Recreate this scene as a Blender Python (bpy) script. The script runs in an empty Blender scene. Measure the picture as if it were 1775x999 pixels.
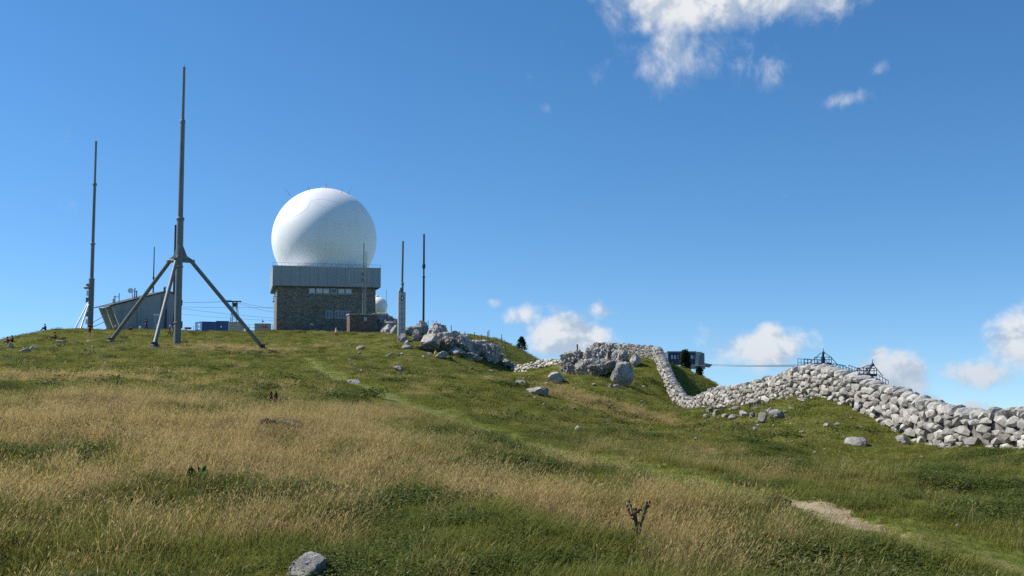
import bpy, bmesh, math, random
import numpy as np
from mathutils import Vector, Matrix, Euler

R = math.radians
rng = np.random.RandomState(7)
random.seed(7)
sc = bpy.context.scene
col = sc.collection

# ------------------------------------------------------------------ camera
F = 1705.0; W0, H0 = 1775.0, 999.0
PITCH = R(4.24); EYE = 1.62
cam = bpy.data.cameras.new('camera'); cam.sensor_width = 36; cam.lens = F / W0 * 36
cam.clip_start = 0.05; cam.clip_end = 20000
cam_o = bpy.data.objects.new('camera', cam); col.objects.link(cam_o)
cam_o.location = (0, 0, EYE); cam_o.rotation_euler = (R(90) + PITCH, 0, 0)
sc.camera = cam_o

# ------------------------------------------------------------------ light
SUN = Vector((-0.70, 0.13, 0.70)).normalized()
ELEV = math.asin(SUN.z); AZ = math.atan2(SUN.x, SUN.y)
sl = bpy.data.lights.new('sun', 'SUN'); sl.energy = 4.8; sl.angle = R(0.53); sl.color = (1.0, 0.945, 0.86)
so = bpy.data.objects.new('sun', sl); col.objects.link(so)
so.rotation_euler = SUN.to_track_quat('Z', 'Y').to_euler()
sc.view_settings.view_transform = 'Standard'; sc.view_settings.look = 'None'
sc.view_settings.exposure = 0.38; sc.view_settings.gamma = 1.0
sc.view_settings.use_curve_mapping = False
sc.cycles.use_denoising = False; sc.cycles.denoiser = 'OPENIMAGEDENOISE'; sc.cycles.denoising_input_passes = 'RGB_ALBEDO_NORMAL'
sc.cycles.max_bounces = 6; sc.cycles.diffuse_bounces = 3; sc.cycles.glossy_bounces = 2
sc.cycles.transmission_bounces = 4; sc.cycles.transparent_max_bounces = 8

class NT:
    """small helper for node trees"""
    def __init__(s, nt): s.nt = nt; s.n = nt.nodes; s.l = nt.links
    def node(s, t, **kw):
        n = s.n.new(t)
        for k, v in kw.items(): setattr(n, k, v)
        return n
    def put(s, sock, v):
        if hasattr(v, 'is_output'): s.l.new(v, sock)
        elif isinstance(v, (tuple, list)) and len(v) == 3 and sock.type == 'RGBA': sock.default_value = (*v, 1)
        else: sock.default_value = v
    def m(s, op, a, b=0.0, c=0.0, clamp=False):
        n = s.node('ShaderNodeMath', operation=op, use_clamp=clamp)
        for i, v in enumerate((a, b, c)): s.put(n.inputs[i], v)
        return n.outputs[0]
    def vm(s, op, a, b=(0, 0, 0)):
        n = s.node('ShaderNodeVectorMath', operation=op); s.put(n.inputs[0], a)
        if op == 'SCALE': s.put(n.inputs[3], b)
        else: s.put(n.inputs[1], b)
        return n.outputs[0]
    def noise(s, vec, scale, detail=4, rough=.55, dist=0.0):
        n = s.node('ShaderNodeTexNoise'); s.put(n.inputs['Vector'], vec)
        n.inputs['Scale'].default_value = scale; n.inputs['Detail'].default_value = detail
        n.inputs['Roughness'].default_value = rough; n.inputs['Distortion'].default_value = dist
        return n.outputs[0]
    def step(s, v, a, b, lo=0.0, hi=1.0):
        n = s.node('ShaderNodeMapRange', interpolation_type='SMOOTHSTEP')
        s.put(n.inputs[0], v); s.put(n.inputs[1], a); s.put(n.inputs[2], b); s.put(n.inputs[3], lo); s.put(n.inputs[4], hi)
        return n.outputs[0]
    def mix(s, f, a, b):
        n = s.node('ShaderNodeMix', data_type='RGBA'); s.put(n.inputs[0], f); s.put(n.inputs[6], a); s.put(n.inputs[7], b)
        return n.outputs[2]

# ------------------------------------------------------------------ world: sky with fair-weather clouds
world = bpy.data.worlds.new('World'); sc.world = world; world.use_nodes = True
world.node_tree.nodes.clear(); N = NT(world.node_tree)
tc = N.node('ShaderNodeTexCoord'); D = N.vm('NORMALIZE', tc.outputs['Generated'])
sx = N.node('ShaderNodeSeparateXYZ'); N.l.new(D, sx.inputs[0])
dx, dy, dz = sx.outputs
cz = N.node('ShaderNodeCombineXYZ'); N.l.new(dx, cz.inputs[0]); N.l.new(dy, cz.inputs[1])
N.l.new(N.m('MAXIMUM', N.m('ADD', N.m('MULTIPLY', dz, .92), 0.105), 0.055), cz.inputs[2])
sky = N.node('ShaderNodeTexSky', sky_type='NISHITA'); sky.sun_disc = False
sky.sun_elevation = ELEV; sky.sun_rotation = AZ
sky.altitude = 1600; sky.air_density = 1.0; sky.dust_density = 0.3; sky.ozone_density = 2.5
N.l.new(N.vm('NORMALIZE', cz.outputs[0]), sky.inputs[0])
az = N.m('ARCTAN2', dx, dy)
el = N.m('ARCSINE', dz)
def azel(px, py): return math.atan2(px - 887.5, F), math.atan((499.5 - py) / F) + PITCH
n_big = N.noise(D, 17, 7, .62, .25)
n_sun = N.noise(N.vm('ADD', D, (-.010, .0, .012)), 17, 4, .62, .25)
n_fine = N.noise(D, 60, 3, .65, .3)
def blob(px, py, w, h, k=1.0):
    a, e = azel(px, py)
    u = N.m('MULTIPLY', N.m('SUBTRACT', az, a), F / w); v = N.m('MULTIPLY', N.m('SUBTRACT', el, e), F / h)
    r2 = N.m('ADD', N.m('MULTIPLY', u, u), N.m('MULTIPLY', v, v))
    return N.m('MULTIPLY', N.m('POWER', 2.718, N.m('MULTIPLY', r2, -1.0)), k)
def total(l):
    t = l[0]
    for x in l[1:]: t = N.m('MAXIMUM', t, x)
    return t
low = total([blob(1000, 588, 100, 52, 1.05), blob(1045, 540, 45, 28, .9), blob(910, 545, 38, 26, .72), blob(858, 524, 18, 12, .62),
             blob(1310, 602, 105, 46, 1.0), blob(1335, 580, 35, 28, .95), blob(1535, 655, 80, 52, 1.0), blob(1522, 615, 22, 22, .9), blob(1580, 640, 30, 26, .85),
             blob(1765, 595, 60, 60, 1.1), blob(1690, 645, 75, 36, .95), blob(1690, 700, 60, 20, .8), blob(1600, 690, 60, 25, .75)])
# the same broken cumulus belt carries on round the rest of the horizon
belt = N.m('MULTIPLY', N.step(N.noise(N.vm('MULTIPLY', D, (1, 1, .3)), 4.5, 2), .5, .68), N.m('MULTIPLY', N.step(el, .085, .01), N.step(el, -.07, -.03)))
belt = N.m('MULTIPLY', belt, N.step(N.m('ABSOLUTE', N.m('SUBTRACT', az, .0)), .56, .72))
low = N.m('MAXIMUM', low, N.m('MULTIPLY', belt, .95))
low_d = N.step(N.m('ADD', low, N.m('MULTIPLY', N.m('SUBTRACT', n_big, .5), 1.9)), .36, .92)
high = total([blob(1210, 12, 130, 62, 1.25), blob(1330, 5, 150, 46, 1.15), blob(1445, 22, 65, 42, .95), blob(1200, 95, 120, 65, .66), blob(1150, 125, 60, 40, .55),
              blob(1340, 135, 30, 48, .38), blob(1043, 122, 34, 28, .5), blob(1470, 195, 62, 17, .46), blob(1540, 152, 28, 15, .28), blob(950, 188, 14, 16, .38)])
n_wisp = N.noise(N.vm('MULTIPLY', D, (1.0, 1.0, .75)), 24, 8, .66, .3)
high_d = N.step(N.m('ADD', high, N.m('MULTIPLY', N.m('SUBTRACT', n_wisp, .5), 1.6)), .24, 1.08)
dens = N.m('MAXIMUM', N.m('MULTIPLY', low_d, .93), high_d)
lit = N.step(N.m('SUBTRACT', n_big, n_sun), -.10, .07)
edge = N.step(N.m('ADD', el, N.m('MULTIPLY', n_fine, .02)), -.04, .05)
ccol = N.mix(N.m('MULTIPLY', lit, N.m('ADD', N.m('MULTIPLY', edge, .6), .4)), (.50, .60, .74), (.90, .92, .95))  # cloud shading painted into the colour: sunward parts white, the rest blue-grey
bg = N.node('ShaderNodeBackground'); hs = N.node('ShaderNodeHueSaturation'); hs.inputs['Saturation'].default_value = 1.26; hs.inputs['Hue'].default_value = .4985; N.l.new(sky.outputs[0], hs.inputs['Color'])
N.l.new(hs.outputs[0], bg.inputs[0]); bg.inputs[1].default_value = 0.118
bc = N.node('ShaderNodeBackground'); N.l.new(ccol, bc.inputs[0]); bc.inputs[1].default_value = 0.70
mx = N.node('ShaderNodeMixShader'); N.l.new(dens, mx.inputs[0]); N.l.new(bg.outputs[0], mx.inputs[1]); N.l.new(bc.outputs[0], mx.inputs[2])
wo = N.node('ShaderNodeOutputWorld'); N.l.new(mx.outputs[0], wo.inputs[0])
world.cycles.sampling_method = 'AUTOMATIC'

# ------------------------------------------------------------------ numpy noise
_perm = np.random.RandomState(3).permutation(256); _perm = np.concatenate([_perm] * 3)
_g2 = np.array([(math.cos(a), math.sin(a)) for a in np.linspace(0, 2 * math.pi, 16, endpoint=False)])
_g3 = np.random.RandomState(5).normal(size=(64, 3)); _g3 /= np.linalg.norm(_g3, axis=1)[:, None]
def perlin2(x, y, seed=0):
    x = np.asarray(x, float) + seed * 17.31; y = np.asarray(y, float) + seed * 9.77
    xi = np.floor(x).astype(int); yi = np.floor(y).astype(int); xf = x - xi; yf = y - yi
    u = xf ** 3 * (xf * (xf * 6 - 15) + 10); v = yf ** 3 * (yf * (yf * 6 - 15) + 10)
    def g(a, b):
        h = _perm[(_perm[(xi + a) & 255] + yi + b) & 255] & 15
        return _g2[h, 0] * (xf - a) + _g2[h, 1] * (yf - b)
    a = g(0, 0) + u * (g(1, 0) - g(0, 0)); b = g(0, 1) + u * (g(1, 1) - g(0, 1))
    return (a + v * (b - a)) * 1.4
def perlin3(p, seed=0):
    p = np.asarray(p, float) + seed * 13.7
    i = np.floor(p).astype(int); f = p - i; u = f ** 3 * (f * (f * 6 - 15) + 10)
    out = 0
    for a in (0, 1):
        for b in (0, 1):
            for c in (0, 1):
                h = _perm[(_perm[(_perm[(i[:, 0] + a) & 255] + i[:, 1] + b) & 255] + i[:, 2] + c) & 255] & 63
                d = ((f - (a, b, c)) * _g3[h]).sum(1)
                w = (u[:, 0] if a else 1 - u[:, 0]) * (u[:, 1] if b else 1 - u[:, 1]) * (u[:, 2] if c else 1 - u[:, 2])
                out = out + d * w
    return out * 1.3

# ------------------------------------------------------------------ where a point of the place lies
def P(px, py, d):
    u = (px - 887.5) / F; v = (499.5 - py) / F
    yy = math.cos(PITCH) - v * math.sin(PITCH); zz = math.sin(PITCH) + v * math.cos(PITCH)
    return Vector((u * d / yy, d, zz * d / yy + EYE))
def X(px, d): return (px - 887.5) / F * d
def Z(py, d): return P(887.5, py, d).z

# dry stone wall: pixel column, distance, top, base
WALL = [(2080, 20.0, -1.1, -2.2, 1), (1900, 23.6, -1.25, -2.35, 1), (1775, 28, 706, 776), (1700, 29.8, 714, 776), (1650, 31.5, 706, 775), (1600, 33.7, 689, 771), (1550, 36.3, 672, 743), (1480, 40.3, 651, 706),
        (1420, 44.8, 632, 690), (1385, 48, 636, 688), (1350, 51.5, 650, 690), (1290, 59, 667, 699), (1240, 67.6, 673, 706), (1205, 75, 688, 712),
        (1185, 80, 688, 708), (1165, 86, 657, 688), (1150, 91, 622, 648), (1140, 95, 602, 622)]
wall_pts = []
for w in WALL:
    px, d = w[0], w[1]
    if len(w) == 5: t, b = w[2] + EYE, w[3] + EYE
    else: t, b = Z(w[2], d), Z(w[3], d)
    wall_pts.append((X(px, d), d, b, t))

ctrl = []
def C(px, py, d): p = P(px, py, d); ctrl.append((p.x, p.y, p.z))
def G(x, y, z): ctrl.append((x, y, z + EYE))       # z relative to the eye
for p in wall_pts: ctrl.append((p[0], p[1], p[2] + .08))
for a in [(0, 0, -1.62), (-4, 1, -1.6), (4, 1, -1.7), (0, -8, -1.9), (-10, -6, -1.6), (10, -6, -2.2), (0, -30, -4), (-30, -25, -3), (30, -25, -8), (-30, 0, -1.2), (14.6, 10, -2.3), (20, 8, -3.6), (32, 5, -9),
          (17.0, 28, -3.1), (17.5, 36, -3.6), (18, 44.8, -3.6), (18, 55, -5), (19, 66, -6), (19, 78, -6), (24, 34, -8), (26, 50, -9.5), (28, 70, -11), (45, 40, -24), (48, 75, -25), (40, 110, -16), (24, 101, -5.0),
          (18, 130, -7), (15, 165, -8), (40, 160, -20), (39, 220, -14), (12, 200, -5), (10, 135, -3.5), (-5, 200, 2.5), (-2, 250, -4), (60, 220, -28), (20, 280, -20),
          (-80, 128, -1.5), (-100, 120, -8), (-95, 170, -4), (-130, 160, -20), (-75, 60, -1.0), (-110, 60, -6), (-82, 200, 3), (-110, 230, -10), (-60, 20, -1.0), (-95, 0, -3),
          (-70, 250, 6.0), (-55, 290, 4.5), (-25, 270, 3.5), (-40, 350, -12), (-90, 330, -15), (-62, 185, 5.7), (-45, 240, 6.7), (-30, 235, 6.0)]: G(*a)
for a in [(1190, 716, 70), (1190, 723, 63), (1240, 722, 61), (1160, 717, 66), (1120, 714, 64), (1060, 708, 60), (205, 578, 139), (254, 580, 146), (350, 581, 172), (480, 581, 176), (600, 586, 169), (892, 655, 119), (922, 647, 117), (870, 632, 132),
          (1775, 792, 25), (1700, 790, 27), (1650, 788, 29), (1600, 783, 30.8), (1350, 697, 49), (300, 999, 7.2), (887, 999, 7.3), (1500, 999, 8.2), (1775, 999, 8.6), (887, 900, 9.8), (200, 900, 9.2), (1400, 872, 13), (1200, 832, 15.8), (950, 777, 21.5), (830, 738, 28.5), (700, 697, 39), (600, 662, 54),
          (1500, 830, 18), (1700, 850, 17), (1700, 800, 24), (1420, 692, 42.5), (1300, 742, 40), (1400, 700, 41.5), (1330, 722, 43), (1480, 722, 37.5), (1500, 765, 32.5),
          (1190, 790, 28), (1190, 762, 41), (1190, 742, 51), (1250, 730, 55), (1000, 742, 35), (1000, 702, 51), (1000, 681, 64), (1000, 652, 84), (990, 636, 97), (1080, 667, 87), (1085, 625, 97), (1110, 690, 78), (1130, 655, 87),
          (1045, 612, 102), (1240, 666, 99), (1200, 648, 98), (1180, 640, 97.5), (1164, 633, 96.5), (1020, 612, 106), (892, 652, 112), (920, 646, 112), (890, 660, 100), (890, 669, 84), (950, 638, 112), (950, 646, 100), (945, 662, 83), (975, 640, 104), (965, 636, 112),
          (800, 662, 74), (800, 642, 93), (800, 622, 108), (780, 600, 124), (720, 582, 147), (690, 584, 148), (860, 622, 128), (890, 649, 124), (952, 634, 120), (920, 640, 122), (905, 606, 160), (940, 628, 158), (870, 603, 150),
          (300, 722, 19), (300, 680, 29), (300, 650, 46), (300, 628, 76), (308, 600, 110), (100, 722, 18), (100, 680, 28), (100, 645, 47), (100, 620, 82), (100, 592, 113), (40, 597, 119), (130, 571, 141), (5, 600, 120), (60, 581, 126), (500, 690, 31),
          (300, 574, 158), (210, 573, 172), (480, 573, 213), (600, 578, 198), (650, 577, 192), (400, 577, 190), (500, 622, 88), (500, 600, 128), (600, 602, 130), (650, 592, 146), (442, 605, 115.5), (205, 594, 114), (275, 603, 100), (700, 640, 82), (640, 620, 108), (560, 640, 72)]: C(*a)
cp = np.array(ctrl); CC = 6.0
def _phi(ax, ay, bx, by): return np.sqrt((ax[:, None] - bx[None]) ** 2 + (ay[:, None] - by[None]) ** 2 + CC * CC)
_n = len(cp); _A = np.zeros((_n + 3, _n + 3)); _A[:_n, :_n] = _phi(cp[:, 0], cp[:, 1], cp[:, 0], cp[:, 1]) - np.eye(_n) * 0.015
_A[:_n, _n] = 1; _A[:_n, _n + 1] = cp[:, 0]; _A[:_n, _n + 2] = cp[:, 1]; _A[_n:, :_n] = _A[:_n, _n:].T
_w = np.linalg.solve(_A, np.concatenate([cp[:, 2], np.zeros(3)]))
def Hbase(x, y):
    x = np.asarray(x, float).ravel(); y = np.asarray(y, float).ravel()
    out = np.empty(len(x))
    for i in range(0, len(x), 40000):
        a, b = x[i:i + 40000], y[i:i + 40000]
        out[i:i + 40000] = _phi(a, b, cp[:, 0], cp[:, 1]) @ _w[:_n] + _w[_n] + _w[_n + 1] * a + _w[_n + 2] * b
    r = np.hypot(x + 20, y - 120)
    far = np.clip((r - 190) / 150, 0, 1); far = far * far * (3 - 2 * far)
    return out * (1 - far) + far * (-12 - np.maximum(r - 190, 0) * 0.42 + 18 * perlin2(x * .008, y * .008, 4))

# soil, trail
def seg_dist(x, y, pts):
    best = np.full(len(x), 1e9)
    for (x0, y0), (x1, y1) in zip(pts[:-1], pts[1:]):
        dx_, dy_ = x1 - x0, y1 - y0
        t = np.clip(((x - x0) * dx_ + (y - y0) * dy_) / (dx_ * dx_ + dy_ * dy_), 0, 1)
        best = np.minimum(best, np.hypot(x - x0 - t * dx_, y - y0 - t * dy_))
    return best
TRAIL = [(X(a, d), d) for a, d in ((2300, 5), (1990, 7.2), (1700, 9.5), (1530, 11.4), (1400, 13.2), (1200, 15.8), (950, 21.5), (830, 28.5), (760, 33.5), (700, 39), (600, 54), (560, 70), (530, 95))]
SOIL = [(X(a, d), d, r) for a, d, r in ((1352, 13.9, .25), (1385, 13.9, .4), (1420, 13.6, .4), (1372, 13.3, .34), (1400, 13.2, .48), (1428, 12.9, .52), (1452, 12.5, .5), (1478, 12.1, .42), (1502, 11.8, .3), (1525, 11.55, .2), (1548, 11.3, .13), (830, 28.6, .45), (1190, 16.6, .2))]
def soil_mask(x, y):
    m = np.zeros(len(x))
    for cx, cy, r in SOIL: m = np.maximum(m, 1.5 - np.hypot((x - cx), (y - cy) * .8) / r)
    return m + .35 * perlin2(x * 2.2, y * 2.2, 8) + .25 * perlin2(x * 6, y * 6, 9)
def trail_mask(x, y):
    d = seg_dist(x, y, TRAIL) + .35 * perlin2(x * .6, y * .6, 12)
    return np.clip(1.3 - d / .95, 0, 1)
def Hn(x, y):
    x = np.asarray(x, float).ravel(); y = np.asarray(y, float).ravel()
    r = np.hypot(x, y)
    tm = trail_mask(x, y)
    amp = (1 - .75 * tm) * np.clip(r / 4, .25, 1)
    lump = np.maximum(perlin2(x * .42, y * .42, 1), -.15) * 1.35 - .25 + .5 * np.clip(perlin2(x * .3, y * .75, 14), 0, 1) * np.clip((r - 15) / 25, 0, 1)
    h = .16 * lump + .10 * perlin2(x * .9, y * .9, 2) + .045 * perlin2(x * 2.3, y * 2.3, 3) + .14 * perlin2(x * .13, y * .13, 6) * np.clip((r - 12) / 30, 0, 1)
    sm = np.clip(soil_mask(x, y), 0, 1)
    return h * amp - .10 * sm - .06 * tm
def H(x, y): return Hbase(x, y) + Hn(x, y)
def Hs(x, y): return float(H([x], [y])[0])
_dd = np.concatenate([np.arange(3, 40, .1), np.arange(40, 240, .35)])
def hit(px, py):
    u = (px - 887.5) / F; v = (499.5 - py) / F
    yy = math.cos(PITCH) - v * math.sin(PITCH); zz = (math.sin(PITCH) + v * math.cos(PITCH)) / yy
    g = H(u / yy * _dd, _dd) - (zz * _dd + EYE)
    k = np.argmax(g > 0)
    if not g[k] > 0: k = int(np.argmax(g))
    d = float(_dd[k]); return Vector((u / yy * d, d, Hs(u / yy * d, d)))

# dryness of the meadow: blobs of tall tan grass (world ellipses) broken by noise
DRY = []
for px, py, wx, wy, k in [(450, 745, 330, 60, 1.0), (150, 700, 260, 30, .9), (600, 790, 240, 50, 1.0), (480, 830, 120, 60, .9), (900, 860, 240, 40, 1.0), (1180, 890, 180, 35, .8), (620, 720, 160, 22, .8),
                          (1050, 700, 130, 14, .85), (1060, 800, 110, 30, .8), (390, 603, 110, 8, .9), (300, 660, 250, 10, .55), (80, 650, 120, 12, .6), (720, 680, 70, 8, .5), (560, 600, 60, 6, .4), (1270, 940, 200, 30, .4), (420, 930, 150, 35, .5)]:
    c = hit(px, py); a = hit(px, py - wy); b = hit(px, min(py + wy, 1100))
    DRY.append((c.x, c.y, wx / F * c.y, max(.5 * abs(a.y - b.y), .8), k))
GREEN = []
for px, py, wx, wy, k in [(110, 930, 240, 70, .5), (90, 790, 120, 18, .35), (330, 850, 110, 18, .25), (700, 960, 260, 40, .35), (60, 700, 60, 10, .4)]:
    c = hit(px, py); a = hit(px, py - wy); b = hit(px, min(py + wy, 1100))
    GREEN.append((c.x, c.y, wx / F * c.y, max(.5 * abs(a.y - b.y), .8), k))
def dryness(x, y):
    x = np.asarray(x, float).ravel(); y = np.asarray(y, float).ravel()
    m = np.zeros(len(x))
    for cx, cy, rx, ry, k in DRY:
        m = np.maximum(m, k * np.exp(-((x - cx) / rx) ** 2 - ((y - cy) / ry) ** 2))
    for cx, cy, rx, ry, k in GREEN: m = m - k * np.exp(-((x - cx) / rx) ** 2 - ((y - cy) / ry) ** 2)
    n = .55 * perlin2(x * .22, y * .14, 21) + .55 * perlin2(x * .6, y * .42, 22) + .4 * perlin2(x * 1.6, y * 1.4, 23)
    base = .16 * np.clip(1 - np.maximum(x - 6, 0) / 14, .35, 1)
    dn = np.clip(m * .85 + base + n * .75 - .12, 0, 1)
    return dn * (1 - .85 * trail_mask(x, y))
print('terrain functions ready', len(ctrl))

# ------------------------------------------------------------------ materials
def new_mat(name):
    m = bpy.data.materials.new(name); m.use_nodes = True
    m.node_tree.nodes.clear(); k = NT(m.node_tree)
    b = k.node('ShaderNodeBsdfPrincipled'); o = k.node('ShaderNodeOutputMaterial'); k.l.new(b.outputs[0], o.inputs[0])
    return m, k, b, o
def bump(k, b, h, strength, dist):
    n = k.node('ShaderNodeBump'); n.inputs['Strength'].default_value = strength; n.inputs['Distance'].default_value = dist
    k.put(n.inputs['Height'], h); k.l.new(n.outputs[0], b.inputs['Normal'])
def plain(name, c, rough=.6, metal=0.0, var=.15, scale=3.0, spec=.3, bmp=0.0):
    m, k, b, o = new_mat(name)
    tcn = k.node('ShaderNodeTexCoord'); v = tcn.outputs['Object']
    n = k.noise(v, scale, 6, .6)
    d = tuple(x * (1 - var) for x in c); e = tuple(min(1, x * (1 + var)) for x in c)
    k.put(b.inputs['Base Color'], k.mix(k.step(n, .3, .7), d, e))
    b.inputs['Roughness'].default_value = rough; b.inputs['Metallic'].default_value = metal; b.inputs['Specular IOR Level'].default_value = spec
    if bmp: bump(k, b, k.noise(v, scale * 6, 4), .5, bmp)
    return m
M = {}
def streaky(name, c, dark, sc_=(1, 1, .12), rough=.6, metal=0.0, freq=2.0, spec=.3, lo=.42, hi=.75):
    m, k, b, o = new_mat(name)
    tcn = k.node('ShaderNodeTexCoord'); v = k.vm('MULTIPLY', tcn.outputs['Object'], sc_)
    n = k.noise(v, freq, 6, .65); n2 = k.noise(tcn.outputs['Object'], freq * .4, 4)
    k.put(b.inputs['Base Color'], k.mix(k.step(k.m('ADD', k.m('MULTIPLY', n, .6), k.m('MULTIPLY', n2, .4)), lo, hi), c, dark))
    b.inputs['Roughness'].default_value = rough; b.inputs['Metallic'].default_value = metal; b.inputs['Specular IOR Level'].default_value = spec
    bump(k, b, n, .3, .01)
    return m
M['radome'] = streaky('radome_white', (.82, .815, .80), (.74, .73, .70), freq=.5, rough=.45)
M['parapet'] = streaky('grey_cladding', (.285, .31, .315), (.23, .25, .26), freq=.8, rough=.5)
M['galv'] = streaky('galvanised_steel', (.165, .178, .172), (.105, .115, .11), freq=2, rough=.5, metal=.0)
M['dark_metal'] = plain('dark_steel', (.045, .05, .07), .5, .3)
M['whitesteel'] = plain('white_painted_steel', (.72, .72, .70), .45)
M['concrete'] = streaky('weathered_concrete', (.34, .34, .33), (.20, .20, .19), freq=.9, rough=.85)
M['concrete_light'] = streaky('pale_concrete', (.46, .46, .43), (.32, .31, .29), freq=.9, rough=.85)
M['roof_dark'] = plain('dark_roofing', (.07, .07, .075), .7)
M['blue'] = streaky('blue_container_paint', (.03, .10, .30), (.025, .07, .20), freq=1.0, rough=.45)
M['grey_box'] = streaky('grey_container_paint', (.42, .41, .38), (.33, .31, .28), freq=1.0, rough=.6)
M['red'] = plain('red_sign', (.55, .03, .02), .5)
M['white'] = plain('white_paint', (.78, .78, .76), .5)
M['glass'] = plain('dark_window_glass', (.05, .07, .09), .08, spec=.8)
M['pale_glass'] = plain('pale_window_blind', (.50, .53, .55), .3, spec=.6)
M['frame'] = plain('window_frame', (.55, .56, .56), .5)
M['navy'] = plain('navy_cladding', (.025, .035, .09), .35, spec=.5)
M['wire'] = plain('wire_cable', (.08, .085, .10), .5)
M['wood'] = streaky('weathered_wood', (.16, .13, .10), (.08, .065, .05), freq=6, rough=.9)
M['bark'] = plain('bark', (.07, .05, .035), .95)
M['seam'] = plain('radome_seam', (.60, .60, .60), .6)

def masonry(name, c1, c2, mortar, sx_, sy_):
    m, k, b, o = new_mat(name)
    tcn = k.node('ShaderNodeTexCoord'); v = k.vm('MULTIPLY', tcn.outputs['Object'], (sx_, sx_, sy_))
    vo = k.node('ShaderNodeTexVoronoi', feature='F1'); k.put(vo.inputs['Vector'], v); vo.inputs['Scale'].default_value = 1
    ve = k.node('ShaderNodeTexVoronoi', feature='DISTANCE_TO_EDGE'); k.put(ve.inputs['Vector'], v); ve.inputs['Scale'].default_value = 1
    n = k.noise(tcn.outputs['Object'], 5, 5)
    sp = k.node('ShaderNodeSeparateColor'); k.l.new(vo.outputs['Color'], sp.inputs[0])
    cc = k.mix(k.m('ADD', k.m('MULTIPLY', sp.outputs[0], .75), k.m('MULTIPLY', k.m('SUBTRACT', n, .5), .6)), c1, c2)
    e = k.step(ve.outputs['Distance'], .02, .10)
    k.put(b.inputs['Base Color'], k.mix(e, mortar, cc)); b.inputs['Roughness'].default_value = .9; b.inputs['Specular IOR Level'].default_value = .15
    bump(k, b, k.m('ADD', e, k.m('MULTIPLY', n, .5)), .9, .06)
    return m
M['masonry'] = masonry('rubble_masonry_wall', (.16, .138, .108), (.37, .325, .265), (.16, .15, .13), 2.1, 3.6)
M['masonry_brown'] = masonry('brown_stone_wall', (.13, .10, .075), (.26, .20, .15), (.16, .13, .10), 2.4, 4.5)

def rock_mat(name, lo, hi, warm, sc_=1.0):
    m, k, b, o = new_mat(name)
    tcn = k.node('ShaderNodeTexCoord'); v = tcn.outputs['Object']
    oi = k.node('ShaderNodeObjectInfo')
    v2 = k.vm('ADD', v, k.vm('SCALE', oi.outputs['Location'], 3.1))
    n1 = k.noise(v2, 1.6 * sc_, 7, .62); n2 = k.noise(v2, 9 * sc_, 7, .7); n3 = k.noise(v2, 30 * sc_, 4, .6)
    t = k.step(k.m('ADD', k.m('MULTIPLY', n1, .55), k.m('MULTIPLY', n2, .45)), .36, .64)
    c = k.mix(t, lo, hi)
    at = k.node('ShaderNodeAttribute'); at.attribute_name = 'tone'
    c = k.mix(k.m('MULTIPLY', k.step(k.noise(v2, 3.5 * sc_, 5, .7), .52, .68), .55), c, warm)
    c = k.mix(k.step(n2, .60, .74, 0, .7), c, tuple(x * .35 for x in lo))
    hsv = k.node('ShaderNodeHueSaturation'); k.put(hsv.inputs['Color'], c)
    k.put(hsv.inputs['Value'], k.m('ADD', k.m('ADD', .68, k.m('MULTIPLY', oi.outputs['Random'], .48)), k.m('MULTIPLY', at.outputs['Fac'], .5)))
    k.put(b.inputs['Base Color'], hsv.outputs[0]); b.inputs['Roughness'].default_value = .92; b.inputs['Specular IOR Level'].default_value = .12
    bump(k, b, k.m('ADD', k.m('MULTIPLY', n2, .8), k.m('MULTIPLY', n3, .35)), .8, .05 / sc_)
    return m
M['rock'] = rock_mat('grey_limestone', (.20, .187, .168), (.45, .425, .385), (.36, .30, .22))
M['wallstone'] = rock_mat('pale_wall_limestone', (.34, .318, .28), (.64, .61, .55), (.48, .40, .29), 2.0)
M['core'] = plain('shadowed_rubble', (.20, .185, .165), .95, var=.4, scale=6, bmp=.06)  # rubble filling of the walls, darker stone than the faces

# ground
m, k, b, o = new_mat('meadow_ground')
tcn = k.node('ShaderNodeTexCoord'); v = tcn.outputs['Object']
ad = k.node('ShaderNodeAttribute'); ad.attribute_name = 'dry'
at = k.node('ShaderNodeAttribute'); at.attribute_name = 'trail'
n1 = k.noise(v, .35, 8, .65); n2 = k.noise(v, 2.6, 8, .7); n3 = k.noise(k.vm('MULTIPLY', v, (1, .6, 1)), 11, 5, .7)
dry = k.m('ADD', ad.outputs['Fac'], k.m('ADD', k.m('MULTIPLY', k.m('SUBTRACT', n2, .5), 1.1), k.m('MULTIPLY', k.m('SUBTRACT', n1, .5), .9)))
green = k.mix(k.step(n3, .35, .65), (.072, .082, .017), (.165, .168, .038))
green = k.mix(k.m('MULTIPLY', at.outputs['Fac'], .7), green, (.16, .205, .042))
green = k.mix(k.m('MULTIPLY', k.step(k.m('ADD', at.outputs['Fac'], k.m('MULTIPLY', k.m('SUBTRACT', n2, .5), .5)), .88, 1.05), .5), green, (.24, .20, .10))
tan = k.mix(k.step(n3, .35, .65), (.16, .12, .052), (.29, .225, .11))
c = k.mix(k.step(dry, .30, .80), green, tan)
c = k.mix(k.step(k.noise(v, 5.5, 6, .75), .60, .70, 0, .75), c, (.035, .038, .014))
k.put(b.inputs['Base Color'], c); b.inputs['Roughness'].default_value = 1.0; b.inputs['Specular IOR Level'].default_value = .05
bump(k, b, k.m('ADD', n2, k.m('MULTIPLY', n3, .5)), 1.0, .16)
M['ground'] = m
m, k, b, o = new_mat('bare_soil')
tcn = k.node('ShaderNodeTexCoord'); v = tcn.outputs['Object']
n1 = k.noise(v, 3, 8, .7); n2 = k.noise(v, 22, 6, .7)
c = k.mix(k.step(n1, .38, .62), (.26, .20, .115), (.44, .36, .225)); c = k.mix(k.step(n2, .58, .72), c, (.50, .44, .34))
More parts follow.
